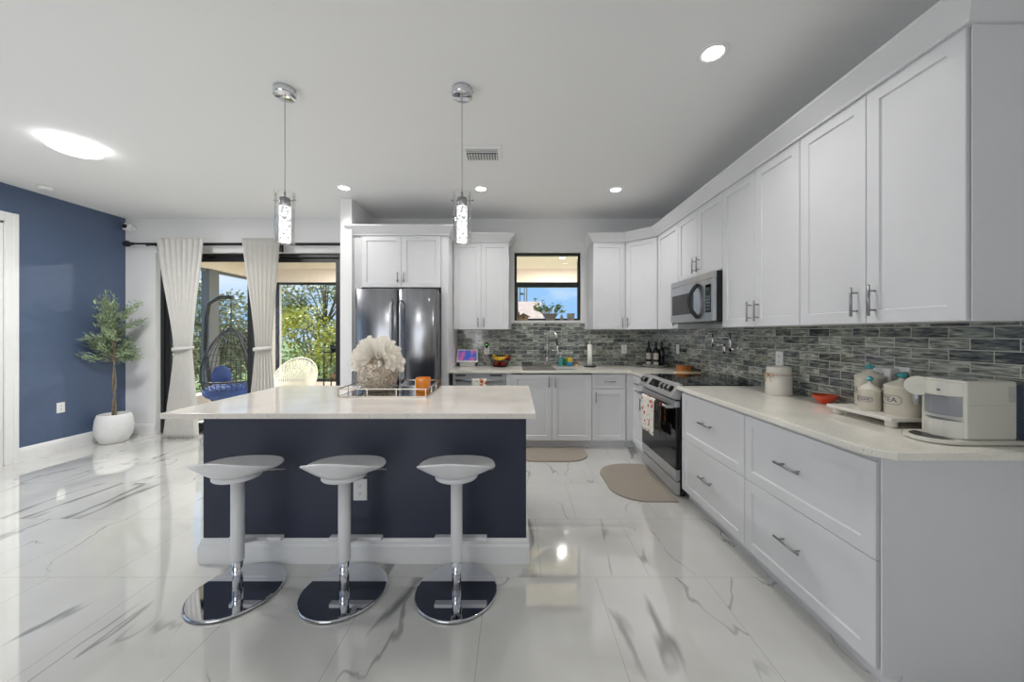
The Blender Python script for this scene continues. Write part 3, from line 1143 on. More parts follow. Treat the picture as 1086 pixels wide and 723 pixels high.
b.box(1.655, 1.672, 1.277, 1.2815, ZU0, ZU1)
b.box(1.672, XR - .012, 1.2775, 1.2815, ZU0, ZU1)
b.build('end_panel', M['cab'], te)

# crown mouldings: swept profile with mitred corners (offset out, height)
CP = [(0.0, 0.0), (0.012, 0.0), (0.014, 0.012), (0.072, 0.086), (0.076, 0.089), (0.076, 0.106), (0.0, 0.106)]


def crown(name, path, label, closed_ends=True):
    """path: xy points walking so that the room is on the right-hand side"""
    b = MB()
    n = len(path)
    P = [Vector(p) for p in path]
    rings = []
    for i in range(n):
        def nr(a, c):
            d = (c - a).normalized()
            return Vector((d.y, -d.x))
        if i == 0:
            m_ = nr(P[0], P[1])
        elif i == n - 1:
            m_ = nr(P[-2], P[-1])
        else:
            n1, n2 = nr(P[i - 1], P[i]), nr(P[i], P[i + 1])
            m_ = (n1 + n2)
            m_ = m_ / m_.length
            m_ = m_ / max(0.2, m_.dot(n1))
        rings.append([b.bm.verts.new((P[i].x + m_.x * o, P[i].y + m_.y * o, ZU1 + .0005 + z)) for o, z in CP])
    k = len(CP)
    for A, B in zip(rings[:-1], rings[1:]):
        for i in range(k):
            j = (i + 1) % k
            b.bm.faces.new([A[i], B[i], B[j], A[j]])
    b.bm.faces.new(rings[0]); b.bm.faces.new(rings[-1][::-1])
    o = b.build(name, M['cab'], fix=True)
    return tag(o, label, 'crown moulding')


fx = 0.0
crown('crown_molding', [(-1.861, 4.07), (-1.861, 4.05), (-0.776, 4.05), (-0.776, 4.36)],
      'white crown moulding over the refrigerator cabinet')
crown('crown_molding', [(-0.698, 4.358), (-0.086, 4.358), (-0.086, YB - .002)],
      'white crown moulding left of the kitchen window')
crown('crown_molding', [(0.954, YB - .002), (0.954, 4.358), (1.352, 4.358), (1.641, 4.083), (1.641, 1.279), (XR - .01, 1.279)],
      'long white crown moulding right of the window and along the right wall')

# ------------------------------------------------------------------ base cabinets
ZB0, ZB1 = 0.098, 0.866
CT0, CT1 = 0.884, 0.914
BZ1 = 0.8835
# sink base
x0, x1 = -0.047, 0.880
w = x1 - x0
cabinet('base_cabinet', 'white two-door base cabinet beneath the kitchen sink', BC, FB_B(x0), w, 0.58, ZB0, BZ1 - .2,
        [('door', 0, w / 2, ZB0, ZB1, (w / 2 - .035, ZB1 - .085, .12, True)),
         ('door', w / 2, w, ZB0, ZB1, (w / 2 + .035, ZB1 - .085, .12, True))], toe=True)
x0, x1 = 0.884, 1.280
w = x1 - x0
cabinet('base_cabinet', 'white base cabinet with one drawer over one door, right of the sink', BC, FB_B(x0), w, 0.58, ZB0, BZ1,
        [('drawer', 0, w - .01, ZB1 - .165, ZB1, (w / 2, ZB1 - .08, .13, False), .04),
         ('door', 0, w - .01, ZB0, ZB1 - .17, (.04, ZB1 - .26, .13, True))], toe=True)
# blind corner
tcn = thing('base_cabinet', 'plain white filler cabinet in the corner under the wine bottles', BC, (1.65, 4.4, 0))
b = MB(); b.prism([(1.2825, 4.085), (1.357, 4.085), (1.357, 4.02), (1.94, 4.02), (1.94, 4.67), (1.2825, 4.67)], ZB0, BZ1)
b.build('carcass', M['cab'], tcn, fix=True)
b = MB(); b.prism([(1.2825, 4.148), (1.406, 4.148), (1.406, 4.02), (1.94, 4.02), (1.94, 4.67), (1.2825, 4.67)], 0, ZB0)
b.build('toe_kick', M['cab'], tcn, fix=True)
# narrow one left of range
y1, y0 = 4.018, 3.664
w = y1 - y0
cabinet('base_cabinet', 'narrow white base cabinet between the corner and the range', BC, FR_B(y1), w, 0.59, ZB0, BZ1,
        [('drawer', 0.005, w - .003, ZB1 - .165, ZB1, (w / 2, ZB1 - .08, .12, False), .04),
         ('door', 0.005, w - .003, ZB0, ZB1 - .17, (w - .05, ZB1 - .27, .13, True))], toe=True)
# drawers right of range
zm = 0.498
y1, y0 = 2.862, 2.064
w = y1 - y0
cabinet('base_cabinet', 'white two-drawer base cabinet directly beside the range', BC, FR_B(y1), w, 0.59, ZB0, BZ1,
        [('drawer', 0.02, w, zm, ZB1, (w / 2 + .005, (zm + ZB1) / 2 + .02, .155, False)),
         ('drawer', 0.02, w, ZB0 - .006, zm, (w / 2 + .005, (zm + ZB0) / 2 + .015, .155, False))], toe=True)
y1, y0 = 2.062, 1.300
w = y1 - y0
tb = cabinet('base_cabinet', 'white two-drawer base cabinet at the near end of the right counter', BC, FR_B(y1), w, 0.59, ZB0, BZ1,
        [('drawer', 0, w - .010, zm, ZB1, (w / 2 - .03, (zm + ZB1) / 2 + .01, .155, False)),
         ('drawer', 0, w - .010, ZB0 - .006, zm, (w / 2 - .03, (zm + ZB0) / 2 + .02, .155, False))], toe=True)
b = MB()
b.box(1.345, 1.372, 1.293, 1.2995, .085, BZ1)
b.prism([(1.372, 1.2935), (XR - .02, 1.2935), (XR - .02, 1.2995), (1.372, 1.2995)], .085, BZ1)
b.box(1.42, XR - .02, 1.2935, 1.2995, 0.0, .085)
b.build('end_panel', M['cab'], tb)

# ------------------------------------------------------------------ worktops
EX = 1.313
b = MB()
hx0, hx1, hy0, hy1 = 0.10, 0.74, 4.17, 4.54
for x0, x1, y0, y1 in ((-0.773, hx0, 4.055, 4.6795), (hx0, hx1, 4.055, hy0), (hx0, hx1, hy1, 4.6795), (hx1, EX, 4.055, 4.6795)):
    b.box(x0, x1, y0, y1, CT0, CT1)
b.prism([(EX, 4.055), (EX, 3.662), (1.957, 3.662), (1.957, 4.6795), (EX, 4.6795)], CT0, CT1)
o = b.build('worktop', M['quartz'], fix=True)
tag(o, 'speckled cream quartz worktop running past the sink into the corner', 'worktop')
b = MB()
b.prism([(EX, 2.872), (EX, 1.335), (1.372, 1.268), (XR - .011, 1.268), (XR - .011, 2.872)], CT0, CT1, bevel=0.003)
tag(b.build('worktop', M['quartz'], fix=True), 'speckled cream quartz worktop under the coffee machine, right of the range', 'worktop')

# ------------------------------------------------------------------ sink, faucet
sk = thing('kitchen_sink', 'stainless undermount sink below the kitchen window', 'sink', (0.42, 4.36, .70))
b = MB()
zb = 0.70
e = .012
pts0 = [(hx0 - e, hy0 - e), (hx1 + e, hy0 - e), (hx1 + e, hy1 + e), (hx0 - e, hy1 + e)]
b.box(hx0 - e, hx1 + e, hy0 - e, hy1 + e, zb, zb + .01)
b.box(hx0 - e, hx0, hy0 - e, hy1 + e, zb + .01, CT0 - .001)
b.box(hx1, hx1 + e, hy0 - e, hy1 + e, zb + .01, CT0 - .001)
b.box(hx0, hx1, hy0 - e, hy0, zb + .01, CT0 - .001)
b.box(hx0, hx1, hy1, hy1 + e, zb + .01, CT0 - .001)
b.build('basin', M['steel'], sk)
b = MB(); b.lathe([(0.0, .0102), (.045, .0102), (.045, .014), (.03, .012), (0, .012)], (0.42, 4.36, zb))
b.build('drain', M['chrome'], sk)
fc = thing('kitchen_faucet', 'chrome spring pull-down faucet behind the sink', 'faucet', (0.41, 4.61, CT1))
fx_, fy_ = 0.41, 4.61
b = MB()
b.cyl((fx_, fy_, CT1), (fx_, fy_, CT1 + .012), .030, seg=20)
b.cyl((fx_, fy_, CT1 + .012), (fx_, fy_, CT1 + .12), .018, seg=16)
b.cyl((fx_, fy_, CT1 + .12), (fx_, fy_, CT1 + .30), .013, seg=16)
b.build('body', M['chrome'], fc)
b = MB()
arc = []
for i in range(15):
    a = PI - PI * i / 14
    arc.append((fx_ + .055 + .055 * math.cos(a), fy_ - .10 * (i / 14), CT1 + .38 + .075 * math.sin(a)))
b.tube([(fx_, fy_, CT1 + .30)] + arc + [(fx_ + .11, fy_ - .10, CT1 + .36)], .0125, seg=10)
for i in range(0, 15):
    pass
b.build('spring_hose', M['chrome'], fc)
b = MB()
b.cyl((fx_ + .11, fy_ - .10, CT1 + .365), (fx_ + .122, fy_ - .10, CT1 + .27), .013, .012, seg=12)
b.build('hose_grip', M['black'], fc)
b = MB()
b.cyl((fx_ + .122, fy_ - .10, CT1 + .27), (fx_ + .126, fy_ - .10, CT1 + .15), .014, .019, seg=14)
b.build('spray_head', M['chrome'], fc)
b = MB()
b.cyl((fx_, fy_, CT1 + .21), (fx_ + .12, fy_ - .09, CT1 + .21), .006, seg=8)
b.build('support_arm', M['chrome'], fc)
b = MB()
b.cyl((fx_ + .015, fy_, CT1 + .075), (fx_ + .085, fy_ - .01, CT1 + .085), .008, seg=10)
b.build('lever', M['chrome'], fc)
# roll-up drying mat
dm = thing('drying_rack', 'grey roll-up drying rack lying across the sink', 'drying rack', (0.26, 4.3, CT1))
b = MB()
for i in range(15):
    x = 0.09 + i * .026
    b.cyl((x, 4.085, CT1 + .006), (x, 4.575, CT1 + .006), .0058, seg=8)
b.build('rods', M['matgrey'], dm)
for q0 in (4.075, 4.565):
    b = MB(); b.box(0.08, .465, q0, q0 + .02, CT1 + .0005, CT1 + .013); b.build('end_strip', M['matgrey'], dm)
# soap things
sb = thing('soap_bottle', 'clear teal soap bottle with white pump behind the sink', 'soap bottle', (0.585, 4.60, CT1))
b = MB(); b.lathe([(0, 0), (.028, 0), (.030, .01), (.030, .085), (.014, .11), (.012, .118), (0, .118)], (0.585, 4.60, CT1), 20)
b.build('bottle_body', M['tealp'], sb)
b = MB()
b.cyl((.585, 4.60, CT1 + .118), (.585, 4.60, CT1 + .135), .014, seg=14)
b.cyl((.585, 4.60, CT1 + .135), (.585, 4.60, CT1 + .165), .005, seg=8)
b.box(.567, .603, 4.55, 4.61, CT1 + .162, CT1 + .178, .004)
b.build('pump', M['white_pl'], sb)
sb = thing('soap_bottle', 'green dish soap bottle beside the sponge cup', 'soap bottle', (0.645, 4.615, CT1))
b = MB(); b.lathe([(0, 0), (.024, 0), (.026, .01), (.024, .075), (.012, .095), (0, .096)], (.648, 4.625, CT1), 18)
b.build('bottle_body', M['greenp'], sb)
b = MB(); b.cyl((.648, 4.625, CT1 + .096), (.648, 4.625, CT1 + .115), .010, .007, seg=12)
b.build('cap', M['white_pl'], sb)
cp = thing('sponge_holder', 'blue cup caddy beside the faucet', 'caddy', (0.695, 4.575, CT1))
b = MB(); b.lathe([(0, 0), (.036, 0), (.042, .004), (.044, .058), (.041, .058), (.038, .006), (0, .006)], (.695, 4.575, CT1), 22)
b.build('cup', M['bluep'], cp)
b = MB(); b.box(.668, .730, 4.558, 4.585, CT1 + .0065, CT1 + .115, .008)
tag(b.build('sponge', M['sponge']), 'yellow sponge standing in the blue cup', 'sponge')
br_ = thing('dish_brush', 'small brown scrubbing brush right of the blue cup', 'brush', (.785, 4.59, CT1))
b = MB(); b.lathe([(0, 0), (.022, 0), (.024, .02), (.018, .024), (0, .024)], (.785, 4.59, CT1), 16)
b.build('bristles', M['board'], br_)
b = MB(); b.lathe([(0, .0241), (.02, .0241), (.022, .04), (.010, .05), (.012, .07), (0, .076)], (.785, 4.59, CT1), 16)
b.build('grip', M['brush'], br_)
# paper towel holder
ph = thing('paper_towel_holder', 'black paper towel holder near the right upper cabinets', 'paper towel holder', (.945, 4.50, CT1))
b = MB(); b.lathe([(0, 0), (.078, 0), (.08, .006), (.074, .012), (0, .012)], (.945, 4.50, CT1), 28)
b.build('base', M['blackmetal'], ph)
b = MB(); b.cyl((.945, 4.50, CT1 + .012), (.945, 4.50, CT1 + .31), .007, seg=10); b.sphere((.945, 4.5, CT1 + .318), .012, seg=12, rings=8)
b.build('rod', M['cream_pl'], ph)
b = MB(); b.lathe([(.010, .014), (.031, .014), (.031, .286), (.010, .286), (.010, .014)], (.945, 4.50, CT1), 24)
tag(b.build('paper_roll', M['paper']), 'thin white paper towel roll on the black holder', 'paper roll')

# smart display
sd = thing('smart_display', 'white framed tablet display on the back worktop', 'display', (-.62, 4.54, CT1))
Rd = Matrix.Translation((-.625, 4.53, CT1 + .055)) @ Matrix.Rotation(math.radians(-17), 4, 'X')
b = MB(); b.prism([(-.09, -.055), (.09, -.055), (.105, .045), (-.105, .045)], 0, .052, bevel=.008)
b.xform(Matrix.Translation((-.62, 4.55, CT1)))
b.build('speaker_base', M['traygrey'], sd)
b = MB(); b.box(-.137, .137, -.008, .008, 0, .172, .006); b.xform(Rd)
bz = b.build('screen_case', M['white_pl'], sd)
b = MB(); b.box(-.117, .117, -.0095, -.0082, .02, .152); b.xform(Rd)
b.build('screen', M['screen'], sd)

# fruit bowl
fb = thing('fruit_bowl', 'black wire fruit bowl on the back worktop', 'bowl', (-.20, 4.50, CT1))
c0 = Vector((-.20, 4.50, CT1))
b = MB()
for k in range(28):
    a = 2 * PI * k / 28
    pts = []
    for i in range(7):
        s = i / 6
        r = .075 + .072 * s ** .8
        pts.append(c0 + Vector((r * math.cos(a), r * math.sin(a), .008 + .135 * s)))
    b.tube(pts, .0026, seg=5)
b.build('wires', M['blackmetal'], fb)
b = MB()
for r, z, q in ((.075, .006, .005), (.147, .143, .005), (.118, .075, .003)):
    b.tube([c0 + Vector((r * math.cos(2 * PI * i / 36), r * math.sin(2 * PI * i / 36), z)) for i in range(36)], q, seg=6, closed=True)
b.lathe([(0, .003), (.073, .003), (.073, .008), (0, .008)], c0, 28)
b.build('rings', M['blackmetal'], fb)


def banana(loc, rz, tilt, label):
    b = MB()
    pts, rs = [], []
    for i in range(11):
        s = i / 10
        a = (s - .5) * 1.7
        pts.append((.105 * math.sin(a), 0, .105 * (1 - math.cos(a))))
        rs.append(.018 * (math.sin(PI * (0.08 + .84 * s)) ** .5) if .05 < s < .95 else .007)
    b.tube(pts, rs, seg=8)
    b.xform(Matrix.Translation(loc) @ Matrix.Rotation(rz, 4, 'Z') @ Matrix.Rotation(tilt, 4, 'X') @ Matrix.Scale(1.18, 4))
    return tag(b.build('banana', M['banana']), label, 'banana', 'bananas in the fruit bowl')


for i in range(5):
    banana((-.205 + .004 * i, 4.425 + .033 * i, CT1 + .103 + .006 * (i % 2)), .15 - .06 * i, -.25,
           ('foremost yellow banana in the wire fruit bowl', 'second yellow banana from the front in the wire bowl',
            'middle yellow banana in the wire fruit bowl', 'fourth yellow banana from the front in the wire bowl',
            'rearmost yellow banana in the wire fruit bowl')[i])
APL = ('red apple low at the left in the wire fruit bowl', 'red apple low at the front right of the wire bowl',
       'red apple at the back of the wire bowl', 'red apple at the right rim of the wire fruit bowl')
for i, (dx, dy, dz) in enumerate(((-.045, -.032, .044), (.035, -.035, .044), (.0, .04, .046), (.095, .0, .112))):
    a = thing('apple', APL[i], 'apple', c0 + Vector((dx, dy, dz)), 'apples in the fruit bowl')
    b = MB()
    b.lathe([(0, -.030), (.018, -.034), (.034, -.015), (.037, .006), (.028, .028), (.012, .034), (0, .026)], c0 + Vector((dx, dy, dz)), 18)
    b.build('flesh', M['apple'], a)
    b = MB(); b.cyl(c0 + Vector((dx, dy, dz + .026)), c0 + Vector((dx + .004, dy, dz + .046)), .0018, seg=6)
    b.build('stalk', M['trunk'], a)

# wine bottles on a tray
wx, wy = 1.775, 4.50
b = MB(); b.lathe([(0, .006), (.09, .006), (.09, 0), (.10, 0), (.15, .022), (.152, .027), (.146, .027), (.10, .012), (0, .012)], (wx, wy, CT1), 40)
tag(b.build('round_tray', M['traygrey']), 'round grey plate under the wine bottles in the corner', 'tray')


def wine(x, y, label, m, paper, cat='wine bottle'):
    t = thing('wine_bottle', label, cat, (x, y, CT1 + .0125), 'wine bottles on the corner plate')
    b = MB()
    b.lathe([(0, 0), (.034, 0), (.036, .004), (.036, .185), (.032, .21), (.016, .235), (.0135, .25), (.0135, .30), (.015, .302), (.015, .31), (0, .31)], (x, y, CT1 + .0125), 22)
    b.build('bottle_body', m, t)
    if paper:
        for z0, z1 in ((.015, .055), (.085, .165)):
            b = MB()
            a0, a1 = math.radians(190), math.radians(300)
            b.grid(lambda u, v: (x + .0366 * math.cos(a0 + (a1 - a0) * u), y + .0366 * math.sin(a0 + (a1 - a0) * u), CT1 + .0125 + z0 + (z1 - z0) * v), 12, 1)
            b.build('label', M['label'], t)
    return t


wine(1.705, 4.52, 'dark wine bottle at the left of the three on the corner plate', M['bottle'], True)
wine(1.770, 4.45, 'dark wine bottle in the middle with a long pale label', M['bottle'], True)
wine(1.845, 4.46, 'blue black wine bottle without label at the right of the three', M['bottleblue'], False)

# ------------------------------------------------------------------ outlets & switches
def outlet(fr, u, v, label, sockets=True, w=.072, h=.116, name='wall_outlet', cat='outlet', horiz=False):
    t = thing(name, label, cat, fr(u, v, 0))
    if horiz:
        w, h = h, w
    b = MB(); b.box(-w / 2, w / 2, -h / 2, h / 2, 0.0, .006, .0015)
    b.xform(fr.M() @ Matrix.Translation((u, v, 0)))
    b.build('plate', M['white_pl'], t)
    b = MB()
    for s in (-1, 1):
        if horiz: b.box(s * .022 - .016, s * .022 + .016, -.016, .016, .006, .0085, .001)
        else: b.box(-.017, .017, s * .022 - .016, s * .022 + .016, .006, .0085, .001)
    b.xform(fr.M() @ Matrix.Translation((u, v, 0)))
    b.build('socket_face' if sockets else 'rocker', M['trimw'], t)
    if sockets:
        b = MB()
        for s in (-1, 1):
            for q in (-1, 1):
                b.box(q * .006 - .0015, q * .006 + .0015, s * .022 - .001, s * .022 + .009, .0085, .009)
            b.box(-.0022, .0022, s * .022 - .011, s * .022 - .006, .0085, .009)
        b.xform(fr.M() @ Matrix.Translation((u, v, 0)))
        b.build('slots', M['black'], t)
    return t


FW_B = Frame((0, YB - .009, 0), (1, 0, 0), (0, -1, 0))
FW_R = Frame((XR - .009, 0, 0), (0, -1, 0), (-1, 0, 0))
FW_L = Frame((XL, 0, 0), (0, 1, 0), (1, 0, 0))
outlet(FW_B, 1.435, 1.13, 'white outlet in the back wall tiles right of the paper towels')
outlet(FW_R, -4.26, 1.15, 'white switch plate on the right wall tiles beside the wine bottles', sockets=False, name='light_switch', cat='switch')
outlet(FW_R, -2.615, 1.150, 'white outlet on the tiles behind the twine-tied canister')
outlet(FW_R, -1.785, 1.115, 'white outlet with a power adapter behind the tea canister')
outlet(FW_B, -.60, 1.32, 'horizontal white switch plate above the tablet display', sockets=False, name='light_switch', cat='switch', horiz=True)
outlet(FW_B, -.385, 1.12, 'white outlet with a green night light left of the fruit bowl')
outlet(FW_L, 4.02, .495, 'white outlet low on the blue wall')
# green lit plug-in
pg = thing('night_light', 'black plug-in night light with green glow above the outlet', 'night light', FW_B(-.385, 1.17, .01))
b = MB(); b.sphere(FW_B(-.385, 1.185, .032), .026, .9, .85, 1.5)
b.build('body', M['black'], pg)
b = MB(); b.sphere(FW_B(-.385, 1.19, .055), .007, 1, .6, 1.5, seg=10, rings=6)
b.build('glow', mat('green_led', srgb(80, 200, 90), .4, emit=srgb(90, 230, 110), emit_s=1.2, noise_amt=.02), pg)
# power adapter
pa = thing('power_adapter', 'white power adapter block plugged in behind the canisters', 'adapter', FW_R(-1.86, 1.105, .01))
b = MB(); b.box(-.045, .045, -.038, .038, .0095, .06, .006); b.xform(FW_R.M() @ Matrix.Translation((-1.835, 1.127, 0)))
b.build('block', M['white_pl'], pa)
b = MB()
for s in (-1, 1):
    b.box(s * .012 - .002, s * .012 + .002, -.002, .012, .06, .0608)
b.box(-.003, .003, -.016, -.008, .06, .0608)
b.xform(FW_R.M() @ Matrix.Translation((-1.835, 1.127, 0)))
b.build('slots', M['black'], pa)
# black power cord with plug
pc = thing('power_cable', 'black power cable looping from the outlet to the coffee machine', 'cable', FW_R(-1.79, 1.115, .02))
b = MB(); b.cyl(FW_R(-1.762, 1.134, .0095), FW_R(-1.762, 1.134, .05), .016, .012, seg=12); b.cyl(FW_R(-1.762, 1.134, .05), FW_R(-1.722, 1.134, .055), .010, .008, seg=12)
b.build('plug', M['black'], pc)
b = MB()
cpts = []
ctrl = [(-1.732, 1.134, .055), (-1.675, 1.125, .06), (-1.640, 1.08, .05), (-1.63, 1.02, .035), (-1.625, .97, .03), (-1.60, .935, .03), (-1.56, .922, .04), (-1.50, .920, .05)]
for i in range(len(ctrl) - 1):
    for s in range(5):
        f_ = s / 5
        cpts.append(FW_R(*[ctrl[i][k] * (1 - f_) + ctrl[i + 1][k] * f_ for k in range(3)]))
cpts.append(FW_R(*ctrl[-1]))
sm = [cpts[0]] + [(cpts[i - 1] + cpts[i] * 2 + cpts[i + 1]) / 4 for i in range(1, len(cpts) - 1)] + [cpts[-1]]
b.tube(sm, .0045, seg=8)
b.build('wire', M['black'], pc)

# ------------------------------------------------------------------ dishwasher
dw = thing('dishwasher', 'stainless steel dishwasher left of the sink cabinet', 'dishwasher', (-.42, 4.38, 0))
b = MB(); b.box(-.731, -.111, 4.10, 4.67, .10, .880); b.build('body', M['steel_d'], dw)
b = MB(); b.box(-.731, -.111, 4.16, 4.66, 0, .10); b.build('toe_kick', M['black'], dw)
b = MB(); b.box(-.729, -.113, 4.078, 4.0995, .11, .775, .003); b.build('door', M['steel_l'], dw)
b = MB(); b.box(-.729, -.113, 4.078, 4.0995, .778, .876, .003); cpn = b.build('control_panel', M['steel_l'], dw)
for q0, q1 in ((-.70, -.58), (-.30, -.16)):
    b = MB(); b.box(q0, q1, 4.0768, 4.078, .842, .866); b.build('display', M['steel_d'], cpn)
b = MB(); b.cyl((-.69, 4.045, .805), (-.15, 4.045, .805), .011, seg=12)
for x in (-.64, -.20): b.cyl((x, 4.078, .805), (x, 4.045, .805), .008, seg=10)
b.build('handle', M['steel'], dw)
# filler strip right of dishwasher
b = MB(); b.box(-.1095, -.0485, 4.08, 4.10, .098, BZ1); b.box(-.1095, -.0485, 4.149, 4.17, 0, .098)
tag(b.build('filler_panel', M['cab']), 'narrow white filler panel between dishwasher and sink cabinet', 'panel')


def towel(name, label, fr, u0, u1, vtop, vfront, vback, r, m):
    """cloth folded over a bar; bar axis along u at w=0,v=vtop"""
    b = MB()
    n = 26
    path = []
    for i in range(10):
        s = i / 9
        path.append((vback + (vtop - vback) * s, -r))
    for i in range(1, 8):
        a = PI * i / 8
        path.append((vtop + r * math.sin(a), -r * math.cos(a)))
    for i in range(12):
        s = i / 11
        path.append((vtop + (vfront - vtop) * s, r))
    P = len(path) - 1

    def fn(u, v):
        k = v * P
        i = min(int(k), P - 1); f_ = k - i
        vv = path[i][0] * (1 - f_) + path[i + 1][0] * f_
        ww = path[i][1] * (1 - f_) + path[i + 1][1] * f_
        drop = max(0, vtop - vv)
        ww += (.006 * math.sin(u * 9) * min(1, drop / .08)) * (1 if ww > 0 else .3)
        uu = u0 + (u1 - u0) * u
        return fr(uu, vv, ww + (.004 * drop / .3 if ww > 0 else 0))
    b.grid(fn, n, P)
    o = b.build(name, m)
    s_ = o.modifiers.new('thickness', 'SOLIDIFY'); s_.thickness = .003; s_.offset = 0
    return tag(o, label, 'towel', None)


ft = Frame((0, 4.045, 0), (1, 0, 0), (0, -1, 0))
towel('dish_towel', 'white pumpkin-print towel hanging on the dishwasher handle', ft, -.50, -.335, .805, .54, .62, .0145, M['towel'])

# ------------------------------------------------------------------ refrigerator
rf = thing('refrigerator', 'stainless french-door refrigerator between stub wall and white panel', 'refrigerator', (-1.31, 4.25, 0))
rx0, rx1 = -1.772, -.862
b = MB(); b.box(rx0, rx1, 3.965, 4.66, .02, 1.80, .004); b.build('body', M['steel_d'], rf)


def rdoor(xa, xb, z0, z1, name):
    b = MB()
    pts = [(xa, 3.96), (xa, 3.885)]
    n = 12
    for i in range(n + 1):
        s = i / n
        pts.append((xa + .012 + (xb - xa - .024) * s, 3.872 - .030 * math.sin(PI * s) ** .8))
    pts += [(xb, 3.885), (xb, 3.96)]
    b.prism(pts, z0, z1)
    o = b.build(name, M['steel_f'], rf, fix=True)
    for p in o.data.polygons:
        if abs(p.normal.z) < .5: p.use_smooth = True
    bevel_mod(o, .004, 2, 50)
    return o


xm = (rx0 + rx1) / 2 + .02
dl = rdoor(rx0, xm - .003, .72, 1.828, 'door')
dr = rdoor(xm + .003, rx1, .72, 1.828, 'door')
fz = rdoor(rx0, rx1, .06, .71, 'freezer_drawer')
for d_, x in ((dl, xm - .05), (dr, xm + .05)):
    b = MB()
    b.tube([(x, 3.855, .80), (x, 3.805, .84), (x, 3.80, 1.2), (x, 3.80, 1.5), (x, 3.805, 1.66), (x, 3.855, 1.70)], .013, seg=10)
    b.build('handle', M['steel'], d_)
b = MB(); b.tube([(rx0 + .1, 3.85, .64), (rx0 + .12, 3.79, .64), (rx1 - .12, 3.79, .64), (rx1 - .1, 3.85, .64)], .013, seg=10); b.build('handle', M['steel'], fz)
# round badge on the right door
b = MB(); b.cyl((-.953, 3.872, 1.708), (-.953, 3.853, 1.708), .0165, seg=24); bd = b.build('badge', M['chrome'], dr)
b = MB(); b.tube([(-.953 + .0115 * math.cos(2 * PI * i / 24), 3.8525, 1.708 + .0115 * math.sin(2 * PI * i / 24)) for i in range(24)], .0012, seg=5, closed=True)
b.tube([(-.958, 3.8525, 1.712), (-.960, 3.8525, 1.708), (-.957, 3.8525, 1.703), (-.953, 3.8525, 1.706), (-.953, 3.8525, 1.711), (-.949, 3.8525, 1.703)], .0010, seg=5)
b.build('emblem', M['ink'], bd)
b = MB(); b.box(rx0 + .02, rx1 - .02, 3.98, 4.05, 1.80, 1.835, .003); b.build('hinge_cover', M['black'], rf)

# ------------------------------------------------------------------ range
RY0, RY1 = 2.884, 3.650
rg = thing('kitchen_range', 'black and stainless slide-in electric range on the right', 'range', (1.63, 3.27, 0))
b = MB(); b.box(1.345, 1.945, RY0, RY1, .03, .900, .002)
for y in (RY0 + .04, RY1 - .04):
    for x in (1.38, 1.9):
        b.cyl((x, y, 0), (x, y, .03), .018, seg=10)
b.build('body', M['black'], rg)
b = MB(); b.box(1.362, 1.955, RY0 - .009, RY1 + .009, .9148, .922, .0015); b.box(1.37, 1.945, RY0 + .002, RY1 - .002, .900, .9148)
ck = b.build('cooktop', M['blackglass'], rg)
b = MB()
for cx, cy, r in ((1.50, 3.06, .10), (1.50, 3.46, .075), (1.78, 3.06, .075), (1.78, 3.46, .09)):
    b.tube([(cx + r * math.cos(2 * PI * i / 40), cy + r * math.sin(2 * PI * i / 40), .9222) for i in range(40)], .0008, seg=4, closed=True)
b.build('burner_rings', M['greyknob'], ck)
# control panel (slanted)
yz = lambda x, y, z: (x, z, y)     # prism in xz extruded along y
b = MB()
b.prism([(1.278, .808), (1.345, .795), (1.370, .9145), (1.362, .926), (1.344, .926), (1.275, .830)], RY0 - .002, RY1 + .002, fn=yz)
cpnl = b.build('control_panel', M['steel_l'], rg, fix=True)
bevel_mod(cpnl, .003, 2, 30)
pt, pb_ = Vector((1.344, 0, .926)), Vector((1.275, 0, .830))
dn = (pb_ - pt).normalized()
nn = Vector((dn.z, 0, -dn.x))
if nn.x > 0: nn = -nn


def onp(y, s, off):
    p = pt + dn * (s * (pb_ - pt).length) + nn * off
    return Vector((p.x, y, p.z))


b = MB()
y0_, y1_ = 3.20, 3.42
b.face([onp(y1_, .22, .0012), onp(y1_, .80, .0012), onp(y0_, .80, .0012), onp(y0_, .22, .0012)])
b.face([onp(y0_, .22, .0012), onp(y0_, .80, .0012), onp(y0_, .80, .0), onp(y0_, .22, .0)])
b.build('display', M['blackglass'], cpnl)
for y in (3.60, 3.525, 3.13, 3.045, 2.965):
    b = MB()
    c_ = onp(y, .52, 0)
    b.cyl(c_, c_ + nn * .006, .031, seg=22)
    b.cyl(c_ + nn * .006, c_ + nn * .030, .024, .022, seg=22)
    kb = b.build('knob', M['black'], cpnl)
    b = MB()
    a_ = c_ + nn * .0305
    b.cyl(a_, a_ + nn * .003, .0215, .020, seg=22)
    b.build('knob_face', M['steel'], kb)
# oven door
b = MB(); b.box(1.308, 1.343, RY0, RY1, .2225, .7345, .002); dor = b.build('oven_door', M['blackglass'], rg)
b = MB(); b.box(1.308, 1.344, RY0, RY1, .135, .222, .003); b.build('bottom_rail', M['steel_l'], dor)
b = MB(); b.box(1.308, 1.344, RY0, RY1, .735, .785, .003); b.build('top_rail', M['steel_l'], dor)
b = MB()
b.cyl((1.252, RY0 + .03, .735), (1.252, RY1 - .03, .735), .0125, seg=14)
for y in (RY0 + .045, RY1 - .045):
    b.box(1.250, 1.309, y - .014, y + .014, .722, .75, .003)
b.build('handle', M['steel'], dor)
b = MB(); b.box(1.310, 1.344, RY0, RY1, .022, .122, .003); b.build('storage_drawer', M['steel_l'], rg)

